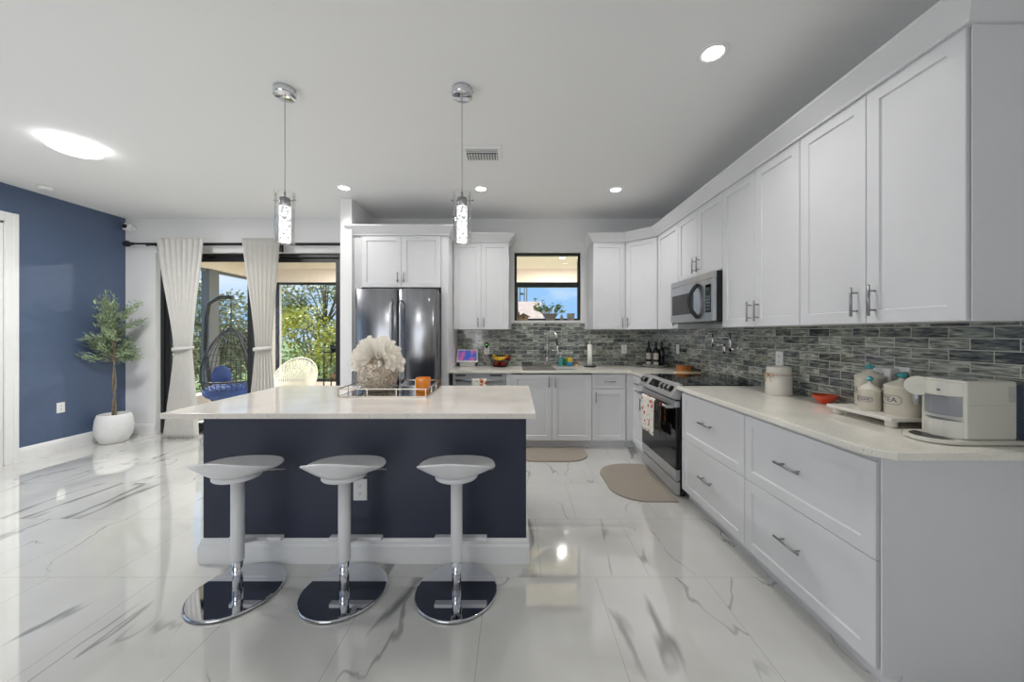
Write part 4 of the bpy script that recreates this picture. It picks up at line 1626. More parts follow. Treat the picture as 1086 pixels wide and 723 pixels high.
fo = Frame((1.252, 0, 0), (0, -1, 0), (-1, 0, 0))
towel('dish_towel', 'white towel with orange pumpkins hanging on the oven handle', fo, -3.46, -3.15, .735, .425, .50, .017, M['towel'])
towel('dish_towel', 'dark folded towel hanging beside the white one on the oven handle', fo, -3.13, -2.99, .735, .50, .56, .017, M['towel_d'])

# ------------------------------------------------------------------ microwave
MY0, MY1, MZ0, MZ1 = 2.806, 3.571, 1.442, 1.842
mw = thing('microwave', 'stainless over-the-range microwave under the short cabinet', 'microwave', (1.77, 3.19, MZ0))
b = MB(); b.box(1.600, 1.957, MY0, MY1, MZ0, MZ1); b.build('body', M['black'], mw)
b = MB()
b.box(1.570, 1.5995, MY0, MY1, MZ1 - .055, MZ1, .003)
b.build('vent_strip', M['steel'], mw)
b = MB()
ys = 3.00
b.box(1.570, 1.5995, MY0, MY1, MZ0, MZ1 - .057, .004)
md = b.build('door', M['steel'], mw)
b = MB(); b.box(1.5685, 1.570, 3.115, MY1 - .035, MZ0 + .075, MZ1 - .135); b.build('window', M['blackglass'], md)
b = MB(); b.box(1.5687, 1.570, MY0 + .03, MY0 + .115, MZ0 + .07, MZ1 - .10); kp = b.build('keypad', M['blackglass'], mw)
b = MB()
for i in range(5):
    for j in range(3):
        y = MY0 + .045 + j * .022; z = MZ0 + .09 + i * .026
        b.box(1.5680, 1.5687, y, y + .015, z, z + .015)
b.build('buttons', M['greyknob'], kp)
b = MB()
pts, n = [], 16
yh = 3.035
for i in range(n + 1):
    s = i / n
    pts.append((1.566 - .058 * math.sin(PI * s) ** .75, yh + .035 * math.sin(PI * s), MZ0 + .035 + (MZ1 - MZ0 - .115) * s))
b.tube(pts, .017, seg=12)
b.build('handle', M['blackmetal'], md)
b = MB(); b.box(1.62, 1.93, MY0 + .05, MY1 - .05, MZ0 - .008, MZ0 - .0005); b.build('grease_filter', M['steel_d'], mw)

# ------------------------------------------------------------------ pot filler
pf = thing('pot_filler', 'chrome folding pot filler tap over the cooktop', 'pot filler', (XR - .009, 3.09, 1.21))
bx = XR - .009
b = MB(); b.cyl((bx, 3.08, 1.205), (bx - .012, 3.08, 1.205), .032, seg=20); b.cyl((bx - .012, 3.08, 1.205), (bx - .085, 3.08, 1.205), .012, seg=14)
b.build('wall_flange', M['chrome'], pf)
b = MB(); b.cyl((bx - .085, 3.08, 1.185), (bx - .085, 3.08, 1.345), .0125, seg=14); b.build('riser', M['chrome'], pf)
b = MB(); b.cyl((bx - .085, 3.08, 1.305), (bx - .115, 3.30, 1.305), .0095, seg=12); b.build('arm', M['chrome'], pf)
b = MB(); b.cyl((bx - .115, 3.30, 1.215), (bx - .115, 3.30, 1.335), .0125, seg=14); b.build('elbow_joint', M['chrome'], pf)
b = MB(); b.cyl((bx - .115, 3.30, 1.24), (bx - .125, 3.10, 1.24), .0095, seg=12); b.cyl((bx - .125, 3.10, 1.25), (bx - .125, 3.10, 1.16), .0115, seg=12)
b.build('spout', M['chrome'], pf)
b = MB(); b.cyl((bx - .115, 3.30, 1.335), (bx - .15, 3.32, 1.345), .005, seg=8); b.build('lever', M['chrome'], pf)

# ------------------------------------------------------------------ corner counter things by the range
wb = thing('wooden_box', 'round honey wood box on the worktop beyond the range', 'box', (1.872, 3.93, CT1))
b = MB(); b.lathe([(0, 0), (.076, 0), (.078, .003), (.078, .048), (0, .048)], (1.872, 3.93, CT1), 36); b.build('box_body', M['wood'], wb)
b = MB(); b.lathe([(0, .0485), (.080, .0485), (.081, .051), (.081, .068), (.078, .072), (0, .072)], (1.872, 3.93, CT1), 36); b.build('lid', M['wood'], wb)
b = MB(); b.prism([(1.70, 3.70), (1.93, 3.685), (1.945, 3.70), (1.945, 3.80), (1.93, 3.82), (1.74, 3.835), (1.70, 3.80)], CT1 + .0005, CT1 + .016, bevel=.004)
tag(b.build('cutting_board', M['board'], fix=True), 'pale maple cutting board beside the round wooden box', 'cutting board')

# ------------------------------------------------------------------ canister with twine
cn = thing('canister', 'white lidded stoneware canister tied with twine near the range', 'canister', (1.845, 2.475, CT1))
c_ = (1.845, 2.475, CT1)
b = MB(); b.lathe([(0, 0), (.074, 0), (.078, .004), (.078, .148), (.075, .152), (0, .152)], c_, 40); b.build('jar', M['canister'], cn)
b = MB(); b.lathe([(0, .1525), (.072, .1525), (.073, .155), (.073, .188), (.068, .196), (.04, .200), (0, .201)], c_, 40); b.build('lid', M['canister'], cn)
b = MB()
b.tube([(c_[0] + .080 * math.cos(2 * PI * i / 40), c_[1] + .080 * math.sin(2 * PI * i / 40), CT1 + .141 + .002 * math.sin(i)) for i in range(40)], .0022, seg=5, closed=True)
kn = Vector((c_[0] - .079, c_[1] - .016, CT1 + .14))
dn_ = Vector((-.98, -.2, 0)); sd_ = Vector((.2, -.98, 0))
for s in (-1, 1):
    lp = []
    for i in range(13):
        a = 2 * PI * i / 12
        lp.append(kn + dn_ * (.006 + .003 * math.sin(a)) + sd_ * s * (.020 - .020 * math.cos(a)) + Vector((0, 0, .013 * math.sin(a))))
    b.tube(lp, .0018, seg=5)
    b.tube([kn + dn_ * .004, kn + dn_ * .008 + sd_ * s * .014 + V(0, 0, -.022), kn + dn_ * .006 + sd_ * s * .022 + V(0, 0, -.05)], .0018, seg=5)
b.sphere(kn + dn_ * .005, .006, seg=10, rings=6)
b.build('twine', M['twine'], cn)

# red bowl
b = MB()
b.lathe([(0, 0), (.026, 0), (.030, .004), (.050, .026), (.069, .052), (.066, .054), (.046, .030), (.024, .010), (0, .009)], (1.884, 2.15, CT1), 40, sx=1.0, sy=1.0)
tag(b.build('small_bowl', M['redbowl'], fix=True), 'small glossy orange red bowl on the worktop beside the tiles', 'bowl')

# ------------------------------------------------------------------ riser tray with three canisters
TX0, TX1, TY0, TY1 = 1.690, 1.935, 1.585, 1.920
tz = CT1 + .030
rt = thing('riser_tray', 'white footed tray carrying the three cream canisters', 'tray', (1.81, 1.75, CT1))
b = MB(); b.box(TX0, TX1, TY0, TY1, tz, tz + .018, .004); b.build('board', M['canister'], rt)
for x in (TX0 + .035, TX1 - .035):
    for y in (TY0 + .035, TY1 - .035):
        b = MB(); b.lathe([(0, 0), (.018, 0), (.023, .008), (.021, .022), (.026, .030), (0, .030)], (x, y, CT1), 18)
        b.build('foot', M['canister'], rt)
tz += .018


def text_verts(body, size):
    cu = bpy.data.curves.new('lettering', 'FONT')
    cu.body = body
    cu.size = size
    cu.align_x = 'CENTER'
    cu.align_y = 'CENTER'
    cu.resolution_u = 3
    ob = bpy.data.objects.new('lettering', cu)
    COL.objects.link(ob)
    dg = bpy.context.evaluated_depsgraph_get()
    me = bpy.data.meshes.new_from_object(ob.evaluated_get(dg))
    COL.objects.unlink(ob)
    bpy.data.objects.remove(ob)
    vs = [v.co.copy() for v in me.vertices]
    fs = [list(p.vertices) for p in me.polygons]
    bpy.data.meshes.remove(me)
    bpy.data.curves.remove(cu)
    return vs, fs


def canister(x, y, r, h, word, label, ang):
    t = thing('kitchen_canister', label, 'canister', (x, y, tz), 'cream canisters on the riser tray')
    c = (x, y, tz)
    b = MB(); b.lathe([(0, 0), (r - .003, 0), (r, .003), (r, h - .002), (r + .002, h), (r + .002, h + .005), (0, h + .005)], c, 40)
    bd_ = b.build('jar', M['ceramic'], t)
    b = MB(); b.lathe([(0, h + .0055), (r + .001, h + .0055), (r - .002, h + .011), (r * .5, h + .026), (r * .22, h + .036), (.009, h + .044), (0, h + .045)], c, 40)
    ld = b.build('lid', M['ceramic'], t)
    b = MB()
    k = r / .0625
    kz = h + .045
    prof = [(0, kz), (.011 * k, kz), (.015 * k, kz + .004), (.021 * k, kz + .010), (.019 * k, kz + .017), (.010 * k, kz + .022), (.006 * k, kz + .023), (0, kz + .024)]
    b.lathe(prof, c, 10, smooth=False)
    b.build('knob', M['teal'], ld)
    # lettering plaque wrapped around the jar
    ts = r * {'TEA': .52, 'SUGAR': .43, 'COFFEE': .38}[word]
    vs, fs = text_verts(word, ts)
    b = MB()
    rr = r + .0009

    def wrap(px, pz, rad):
        a = ang + px / r
        return Vector((x + rad * math.cos(a), y + rad * math.sin(a), tz + h * .56 + pz))
    bv = [b.bm.verts.new(wrap(v.x, v.y, rr)) for v in vs]
    for f in fs:
        try: b.bm.faces.new([bv[i] for i in f])
        except ValueError: pass
    hw = max(abs(v.x) for v in vs) + ts * .45
    hh = ts * .62
    out = []
    ch = hh * .55
    cor = [(-hw + ch, -hh), (hw - ch, -hh), (hw, -hh + ch), (hw, hh - ch), (hw - ch, hh), (-hw + ch, hh), (-hw, hh - ch), (-hw, -hh + ch)]
    for i in range(8):
        a_, c2 = cor[i], cor[(i + 1) % 8]
        for s in range(6):
            f_ = s / 6
            out.append(wrap(a_[0] * (1 - f_) + c2[0] * f_, a_[1] * (1 - f_) + c2[1] * f_, rr))
    b.tube(out, .0009, seg=4, closed=True)
    b.build('lettering', M['ink'], bd_)
    return t


canister(1.856, 1.848, .060, .150, 'COFFEE', 'tall cream COFFEE canister with teal knob at the back of the tray', math.radians(190))
canister(1.772, 1.765, .043, .098, 'SUGAR', 'smallest cream SUGAR canister with teal knob at the front of the tray', math.radians(186))
canister(1.815, 1.655, .0625, .128, 'TEA', 'wide cream TEA canister with teal knob beside the coffee machine', math.radians(180))
# small ceramic spoon in the sugar jar
b = MB(); b.tube([(1.792, 1.728, tz + .1045), (1.803, 1.714, tz + .116), (1.810, 1.708, tz + .122)], [.004, .006, .007], seg=8)
tag(b.build('spoon_handle', M['ceramic']), 'cream spoon handle sticking out beside the SUGAR lid', 'spoon')

# ------------------------------------------------------------------ coffee machine
cm = thing('coffee_machine', 'cream capsule coffee machine with milk jug at the worktop end', 'coffee machine', (1.80, 1.42, CT1))
CY0, CY1 = 1.352, 1.505
cz = CT1
b = MB()   # base plate with rounded front
pts = [(1.955, CY0 - .012), (1.955, CY1 + .012)]
for i in range(13):
    a = PI / 2 + PI * i / 12
    pts.append((1.70 + .090 * math.cos(a), (CY0 + CY1) / 2 + (.0885) * math.sin(a)))
b.prism(pts, cz + .003, cz + .018, bevel=.003)
b.build('base_plate', M['cream_pl'], cm, fix=True)
b = MB()
pts = []
for i in range(11):
    a = PI / 2 + PI * i / 10
    pts.append((1.695 + .072 * math.cos(a), (CY0 + CY1) / 2 + .068 * math.sin(a)))
b.prism(pts, cz + .0182, cz + .0195)
b.build('drip_grid', M['black'], cm, fix=True)
b = MB(); b.box(1.728, 1.925, CY0, CY1, cz + .0182, cz + .245, .008, 3)
hs = b.build('housing', M['cream_pl'], cm)
b = MB(); b.box(1.735, 1.920, CY0 - .0006, CY0 + .001, cz + .152, cz + .1535)
for i in range(6): b.box(1.890 + i * .0045, 1.892 + i * .0045, CY0 - .0008, CY0 + .001, cz + .165, cz + .225)
b.build('seam', M['traygrey'], hs)
b = MB(); b.box(1.9255, 1.953, CY0 + .002, CY1 - .002, cz + .0182, cz + .228, .003); b.build('water_tank', mat('smoky_tank', srgb(70, 78, 96), .1, noise_amt=.05), cm)


def dshape(xf, yc, hy, xb, bulge, n=10):
    pts = [(xb, yc - hy), (xb, yc + hy), (xf, yc + hy)]
    for i in range(1, n):
        s = i / n
        pts.append((xf - bulge * math.sin(PI * s), yc + hy - 2 * hy * s))
    pts.append((xf, yc - hy))
    return pts


yc = (CY0 + CY1) / 2
b = MB(); b.prism(dshape(1.7265, yc - .002, .066, 1.7275, .040), cz + .0197, cz + .085, bevel=.002); b.build('drip_box', M['cream_pl'], cm, fix=True)
b = MB(); b.prism(dshape(1.727, yc - .002, .060, 1.7275, .034), cz + .0853, cz + .088); b.build('drip_grate', M['greyknob'], cm, fix=True)
b = MB(); b.prism(dshape(1.7265, yc - .002, .064, 1.7275, .040), cz + .105, cz + .182, bevel=.002); b.build('milk_jug', M['screenglass'], cm, fix=True)
b = MB(); b.prism(dshape(1.7265, yc - .002, .065, 1.7275, .042), cz + .1825, cz + .236, bevel=.004); jl = b.build('jug_lid', M['cream_pl'], cm, fix=True)
b = MB(); b.cyl((1.690, yc - .02, cz + .2055), (1.684, yc - .02, cz + .2055), .004, seg=8); b.build('mark', M['greyknob'], jl)
b = MB(); b.cyl((1.725, CY1 + .014, cz + .125), (1.725, CY1 + .014, cz + .1895), .012, seg=12); b.build('spout', M['steel'], cm)
b = MB(); b.box(1.715, 1.76, CY1 + .001, CY1 + .028, cz + .190, cz + .235, .004); b.build('spout_head', M['cream_pl'], cm)
b = MB()
dd = Vector((-.82, -.57, 0))
c1 = Vector((1.722, CY1 + .004, cz + .208))
b.cyl(c1, c1 + dd * .016, .040, seg=32); b.cyl(c1 - dd * .012, c1, .016, seg=16)
dl_ = b.build('dial', M['cream_pl'], cm)
b = MB()
u_ = Vector((-.57, .82, 0))
for i in range(6):
    p = c1 + dd * .0163 - u_ * (.011 - i * .0042)
    b.cyl(p + V(0, 0, -.0016), p + V(0, 0, .0016), .0010, seg=6)
b.build('mark', M['traygrey'], dl_)
b = MB(); b.box(1.74, 1.80, CY0 + .02, CY1 - .02, cz + .2452, cz + .251, .002); b.build('slider_cover', M['steel'], cm)

# ------------------------------------------------------------------ island
IX0, IX1, IY0, IY1 = -1.835, 0.061, 2.072, 2.84
isl = thing('kitchen_island', 'navy blue kitchen island with white baseboard', 'island', ((IX0 + IX1) / 2, (IY0 + IY1) / 2, 0))
b = MB(); b.box(IX0, IX1, IY0, IY1, 0, CT0 - .0005); b.build('body', M['navy'], isl)
b = MB()
ip = [(0, 0), (.018, 0), (.018, .100), (.012, .112), (.012, .126), (.004, .142), (0, .142)]
bb_run(b, (IX0, IY0), (IX1, IY0), (0, -1), ip, 1, 1)
bb_run(b, (IX1, IY0), (IX1, IY1), (1, 0), ip, 1, 1)
bb_run(b, (IX1, IY1), (IX0, IY1), (0, 1), ip, 1, 1)
bb_run(b, (IX0, IY1), (IX0, IY0), (-1, 0), ip, 1, 1)
b.build('baseboard', M['trimw'], isl, fix=True)
b = MB(); b.box(-1.912, .108, 1.89, 2.89, CT0, CT1, .003)
tag(b.build('island_worktop', M['quartz_i']), 'pale quartz slab topping the navy island', 'worktop')
FI = Frame((0, IY0, 0), (1, 0, 0), (0, -1, 0))
outlet(FI, -.912, .427, 'white outlet on the navy island front behind the middle stool', w=.080, h=.126)
th = thing('towel_knob', 'round silver fitting on the left end of the navy island', 'knob', (IX0, 2.14, .69))
b = MB(); b.cyl((IX0, 2.15, .69), (IX0 - .02, 2.15, .69), .018, seg=14); b.build('post', M['chrome'], th)
b = MB()
b.lathe([(0, 0), (.05, .0), (.058, .008), (.05, .022), (.02, .028), (0, .029)], (0, 0, 0), 30)
b.xform(Matrix.Translation((IX0 - .0205, 2.15, .69)) @ Matrix.Rotation(-PI / 2, 4, 'Y'))
b.build('disc', M['steel'], th)

# ------------------------------------------------------------------ stools
def make_stool():
    t = thing('bar_stool', '', 'bar stool', (0, 0, 0), 'white bar stools at the island')
    b = MB(); b.lathe([(0, .0045), (.211, .0045), (.213, .008), (.212, .013), (.208, .0155), (.204, .016), (0, .016)], (0, 0, 0), 72)
    bs = b.build('base', M['mirror'], t)
    for p in bs.data.polygons:
        if abs(p.normal.z) > .95: p.use_smooth = False
    b = MB(); b.lathe([(0, 0), (.207, 0), (.210, .0044), (0, .0044)], (0, 0, 0), 64); b.build('base_pad', M['black'], bs)
    b = MB(); b.cyl((0, 0, .016), (0, 0, .17), .0235, seg=28)
    b.build('gas_lift', M['chrome'], t)
    b = MB(); b.lathe([(.024, .165), (.0295, .165), (.0300, .168), (.0300, .5975), (.024, .5975)], (0, 0, 0), 32)
    sl = b.build('sleeve', M['stoolw'], t)
    # footrest: arm leaving the sleeve towards the island and a cross bar
    b = MB()
    b.prism([(.024, .235), (.13, .190), (.13, .206), (.024, .262)], -.011, .011, fn=lambda x, y, z: (z, x, y))
    b.build('footrest_arm', M['stoolw'], t, fix=True)
    b = MB(); b.box(-.145, .145, .118, .152, .190, .212, .004); b.build('footrest', M['stoolw'], t)
    # seat
    nseg = 64

    def rim(a):
        cx, sy = math.cos(a), math.sin(a)
        n_ = 2.5
        rr = (abs(cx) ** n_ + abs(sy) ** n_) ** (-1 / n_)
        x = .200 * rr * cx
        y = (.172 if sy > 0 else .160) * rr * sy
        back = max(0.0, -sy)
        z = .648 - .004 * max(0, sy) + .066 * (back ** 1.25)
        return x, y, z
    b = MB()
    rings = []
    # underside from the hub up to the rim, then over the rim and down into the dish
    for s in (0.0, 0.25, .5, .75, .93, 1.0):
        ring = []
        for k in range(nseg):
            a = 2 * PI * k / nseg
            x, y, z = rim(a)
            hx, hy = .112 * math.cos(a), .105 * math.sin(a)
            e_ = s
            zz = .6235 + (z - .6235) * (s ** 1.2)
            ring.append((hx + (x - hx) * e_ ** .92, hy + (y - hy) * e_ ** .92, zz))
        rings.append(ring)
    top = []
    for s in (1.0, .97, .9, .75, .55, .3):
        ring = []
        for k in range(nseg):
            a = 2 * PI * k / nseg
            x, y, z = rim(a)
            zz = .634 + (z + .008 - .634) * (s ** 2.4)
            q = s * .985
            ring.append((x * q, y * q, zz))
        top.append(ring)
    allr = [[b.bm.verts.new(p) for p in r] for r in rings + top]
    for A, B in zip(allr[:-1], allr[1:]):
        for k in range(nseg):
            j = (k + 1) % nseg
            f = b.bm.faces.new([A[k], A[j], B[j], B[k]]); f.smooth = True
    ct = b.bm.verts.new((0, 0, .634))
    for k in range(nseg):
        f = b.bm.faces.new([allr[-1][k], allr[-1][(k + 1) % nseg], ct]); f.smooth = True
    cb = b.bm.verts.new((0, 0, .6235))
    for k in range(nseg):
        b.bm.faces.new([allr[0][(k + 1) % nseg], allr[0][k], cb])
    b.build('seat', M['stoolw'], t)
    b = MB(); b.lathe([(0, .598), (.106, .598), (.110, .602), (.110, .621), (.105, .623), (0, .623)], (0, 0, 0), 48, sy=.95)
    b.build('seat_hub', M['stoolw'], t)
    b = MB(); b.tube([(.09, .06, .606), (.14, .085, .604), (.185, .10, .598)], .0045, seg=8); b.build('lever', M['nickel'], t)
    return t


st = make_stool()
st['label'] = 'white bar stool at the left of the three on round mirror base'
st.location = (-1.448, 1.836, 0)
for x, lb in ((-.892, 'white bar stool in the middle, in front of the island outlet'),
              (-.308, 'white bar stool at the right of the three, nearest the range')):
    s2 = copy_tree(st)
    s2.location = (x, 1.836, 0)
    s2['label'] = lb

# ------------------------------------------------------------------ mirrored tray with vase and candle
t = thing('mirror_tray', 'rectangular silver rail tray with mirrored base on the island', 'tray', (-.89, 2.575, CT1))
ax0, ax1, ay0, ay1 = -1.185, -.600, 2.352, 2.795
b = MB(); b.box(ax0, ax1, ay0, ay1, CT1 + .004, CT1 + .009); b.build('mirror_base', M['mirror'], t)
RM = mat('champagne_metal', srgb(176, 168, 156), .25, metal=1.0, noise_amt=.05)
b = MB()
for z in (.004, .058):
    for (x0, x1, y0, y1) in ((ax0, ax1, ay0 - .006, ay0), (ax0, ax1, ay1, ay1 + .006), (ax0 - .006, ax0, ay0 - .006, ay1 + .006), (ax1, ax1 + .006, ay0 - .006, ay1 + .006)):
        b.box(x0, x1, y0, y1, CT1 + z - .0035, CT1 + z + .0035 + (.003 if z < .01 else 0))
b.build('rails', RM, t)
posts = [(ax0 + (ax1 - ax0) * i / 3, y) for i in range(4) for y in (ay0 - .003, ay1 + .003)] + [(x, ay0 + (ay1 - ay0) * i / 3) for i in (1, 2) for x in (ax0 - .003, ax1 + .003)]
for x, y in posts:
    b = MB(); b.box(x - .003, x + .003, y - .003, y + .003, CT1 + .0105, CT1 + .0545)
    b.build('post', RM, t)
vx, vy, vz = -1.005, 2.575, CT1 + .0095
va = thing('flower_vase', 'round mottled taupe vase on the mirrored tray', 'vase', (vx, vy, vz))
b = MB()
b.lathe([(0, 0), (.075, 0), (.088, .008), (.125, .055), (.142, .105), (.138, .150), (.112, .195), (.070, .228), (.062, .236), (.056, .232), (.062, .222), (.10, .19), (.12, .15), (.12, .10), (.08, .02), (0, .015)], (vx, vy, vz), 48)
b.build('bowl', M['vase'], va)


def bloom(cx, cy, cz, ax, seed, label, R=.19):
    rnd = random.Random(seed)
    t = thing('paper_flower', label, 'flower', (cx, cy, cz), 'cream blooms in the taupe vase')
    ax = Vector(ax).normalized()
    e1 = ax.orthogonal().normalized(); e2 = ax.cross(e1)
    b = MB()
    base = Vector((cx, cy, cz))
    sgn = -1 if ax.x < 0 else 1
    for tau, cnt, rs in ((-62, 7, .90), (-40, 9, .97), (-18, 11, 1.0), (4, 11, 1.0), (24, 10, .97), (44, 8, .90), (62, 5, .80)):
        for k in range(cnt):
            f_ = (k + rnd.uniform(.15, .85)) / cnt
            phi = math.radians(-27 + 122 * f_)          # from just below level up past the vertical
            if tau > 20 and phi > math.radians(70):
                phi = math.radians(rnd.uniform(-26, 58))
            d0 = Vector((sgn * math.cos(phi), 0, math.sin(phi)))
            tr_ = math.radians(tau + rnd.uniform(-7, 7))
            dr_ = d0 * math.cos(tr_) + Vector((0, -1, 0)) * math.sin(tr_)
            side = dr_.cross(Vector((0, -1, .25))).normalized()
            nrm = side.cross(dr_).normalized()
            Rr = R * rs * rnd.uniform(.90, 1.06)
            rows = []
            ns = 9
            for i in range(ns + 1):
                q = i / ns
                p = base + dr_ * (Rr * q) + Vector((0, 0, -.030 * q * q + .012 * q)) * math.cos(phi)
                wd_ = .0035 + .0185 * math.sin(min(1, q / .88) * PI / 2) ** 1.5
                if q > .88: wd_ *= .78
                cup = .35 * wd_
                rows.append([p + side * wd_ * c + nrm * cup * c * c for c in (-1, -.5, 0, .5, 1)])
            tipd = dr_ * (.007 * R / .17)
            for c, m_ in ((0, -.6), (1, 1), (2, -.2), (3, 1), (4, -.6)):
                rows[-1][c] = rows[-1][c] + tipd * m_
            vv = [[b.bm.verts.new(c) for c in r] for r in rows]
            for A, B in zip(vv[:-1], vv[1:]):
                for c in range(4):
                    f = b.bm.faces.new([A[c], A[c + 1], B[c + 1], B[c]]); f.smooth = True
    b.build('petals', M['petal'], t)
    b = MB(); b.tube([(vx + (cx - vx) * .25, vy, vz + .19), ((vx + cx) / 2, (vy + cy) / 2, (vz + .22 + cz) / 2), (cx, cy, cz)], .006, seg=8)
    b.build('stem', M['stem'], t)
    return t


def make_petal_mat():
    m = mat('cream_paper_petal', srgb(252, 248, 240), 0.7, noise_amt=0.02, noise_scale=25)
    t, N, L = nodes_of(m)
    b = N['Principled BSDF']
    tr = N.new('ShaderNodeBsdfTranslucent')
    tr.inputs['Color'].default_value = srgb(250, 242, 226)
    mx = N.new('ShaderNodeMixShader')
    mx.inputs['Fac'].default_value = 0.18
    out = [n for n in N if n.type == 'OUTPUT_MATERIAL'][0]
    L.new(b.outputs[0], mx.inputs[1])
    L.new(tr.outputs[0], mx.inputs[2])
    L.new(mx.outputs[0], out.inputs['Surface'])
    return m


M['petal'] = make_petal_mat()
bloom(vx - .016, vy - .004, vz + .228, (-.55, -.10, .84), 3, 'left cream white paper bloom in the taupe vase', .172)
bloom(vx + .016, vy - .004, vz + .228, (.55, -.10, .84), 5, 'right cream white paper bloom in the taupe vase', .172)
# orange candle
kx, ky, kz = -.672, 2.56, CT1 + .0095
ca = thing('candle', 'orange glass candle tumbler on the mirrored tray', 'candle', (kx, ky, kz))


def rsq(r, n=3.6, seg=40):
    o = []
    for k in range(seg):
        a = 2 * PI * k / seg
        cx_, sy_ = math.cos(a), math.sin(a)
        q = (abs(cx_) ** n + abs(sy_) ** n) ** (-1 / n)
        o.append((r * q * cx_, r * q * sy_))
    return o


b = MB()
R8 = []
for r, z in ((.044, 0), (.047, .004), (.051, .095), (.0505, .098), (.047, .098), (.046, .085)):
    R8.append([b.bm.verts.new((kx + x, ky + y, kz + z)) for x, y in rsq(r)])
for A, B in zip(R8[:-1], R8[1:]):
    for k in range(40):
        f = b.bm.faces.new([A[k], A[(k + 1) % 40], B[(k + 1) % 40], B[k]]); f.smooth = True
b.bm.faces.new(R8[0][::-1])
b.build('glass', M['orange'], ca)
b = MB(); b.prism([(kx + x, ky + y) for x, y in rsq(.045)], kz + .06, kz + .083); b.build('wax', M['wax'], ca)
b = MB(); b.cyl((kx, ky, kz + .083), (kx, ky, kz + .092), .0015, seg=6); b.build('wick', M['black'], ca)

# ------------------------------------------------------------------ pendants
def make_pendant():
    t = thing('pendant_light', '', 'pendant light', (0, 0, ZC), 'glass pendants over the island')
    b = MB(); b.lathe([(0, -.048), (.060, -.048), (.064, -.045), (.064, 0), (0, 0)], (0, 0, ZC), 40); cn_ = b.build('canopy', M['chrome'], t)
    for s in (-1, 1):
        b = MB(); b.cyl((s * .064, 0, ZC - .02), (s * .070, 0, ZC - .02), .006, seg=10)
        b.build('screw', M['chrome'], cn_)
    b = MB(); b.cyl((0, 0, 2.20), (0, 0, ZC - .048), .0022, seg=8); b.build('cord', M['nickel'], t)
    b = MB(); b.cyl((0, 0, 2.135), (0, 0, 2.185), .030, seg=24); b.cyl((0, 0, 2.185), (0, 0, 2.225), .006, seg=10)
    b.cyl((-.066, 0, 2.172), (.066, 0, 2.172), .003, seg=8)
    for s in (-1, 1): b.sphere((s * .066, 0, 2.172), .006, seg=10, rings=6)
    b.build('socket', M['nickel'], t)
    b = MB(); b.lathe([(.053, 1.903), (.056, 1.903), (.056, 2.22), (.053, 2.22), (.053, 1.903)], (0, 0, 0), 40); b.build('glass_shade', M['pglass'], t)
    b = MB(); b.lathe([(0, 1.912), (.031, 1.912), (.032, 1.914), (.032, 2.132), (0, 2.132)], (0, 0, 0), 28); b.build('crystal_rod', M['crystal'], t)
    return t


pe = make_pendant()
pe.location = (-1.44, 2.2, ZC)
pe['label'] = 'glass cylinder pendant over the left half of the island'
p2 = copy_tree(pe)
p2.location = (-.335, 2.2, ZC)
p2['label'] = 'glass cylinder pendant over the right half of the island'
for x in (-1.44, -.335):
    lamp('POINT', 'pendant_glow', (x, 2.2, 1.88), 5, (1, .97, .93), size=.04)

# ------------------------------------------------------------------ ceiling fixtures
def downlight(x, y, label, k=1.0):
    t = thing('recessed_light', label, 'recessed light', (x, y, ZC), 'recessed lights in the ceiling')
    b = MB(); b.lathe([(.052, -.001), (.055, -.006), (.075, -.006), (.078, -.002), (.078, -.0002)], (x, y, ZC), 36); b.build('trim_ring', M['trimw'], t)
    b = MB(); b.lathe([(0, -.004), (.052, -.004), (.052, -.0005), (0, -.0005)], (x, y, ZC), 30); b.build('lens', M['lamp'], t)
    lamp('AREA', 'recessed_light_beam', (x, y, ZC - .012), L_REC * k, (1, .985, .96), size=.10, shape='DISK', spread=math.radians(125))
    return t


downlight(1.07, 1.914, 'round recessed light nearest the near end upper cabinets', .85)
downlight(-1.797, 3.69, 'round recessed light beside the stub wall', .5)
downlight(-.368, 3.715, 'round recessed light behind the ceiling vent')
downlight(1.06, 3.74, 'round recessed light in front of the corner cabinets')
fl = thing('ceiling_light', 'round white flush ceiling light on the living side', 'ceiling light', (-3.55, 2.84, ZC))
b = MB(); b.lathe([(0, -.02), (.14, -.02), (.145, -.018), (.145, -.0003), (0, -.0003)], (-3.55, 2.84, ZC), 48); b.build('mount', M['trimw'], fl)
b = MB(); b.lathe([(0, -.066), (.07, -.066), (.115, -.062), (.150, -.046), (.155, -.0205), (0, -.0205)], (-3.55, 2.84, ZC), 48); df = b.build('diffuser', M['flush'], fl)
b = MB(); b.tube([(-3.55 + .072 * math.cos(2 * PI * i / 40), 2.84 + .072 * math.sin(2 * PI * i / 40), ZC - .067) for i in range(40)], .002, seg=5, closed=True); b.build('ring', M['greyknob'], df)
lamp('AREA', 'ceiling_light_beam', (-3.55, 2.84, ZC - .075), L_FLUSH, (1, .99, .97), size=.28, shape='DISK')
sm_ = thing('smoke_detector', 'small white smoke detector near the blue wall', 'smoke detector', (-4.89, 3.67, ZC))
b = MB(); b.lathe([(0, -.036), (.035, -.036), (.05, -.030), (.058, -.012), (.062, -.010), (.062, -.0003), (0, -.0003)], (-4.89, 3.67, ZC), 36); b.build('case', M['white_pl'], sm_)
b = MB(); b.cyl((-4.865, 3.65, ZC - .036), (-4.865, 3.65, ZC - .038), .006, seg=10); b.build('button', M['greyknob'], sm_)
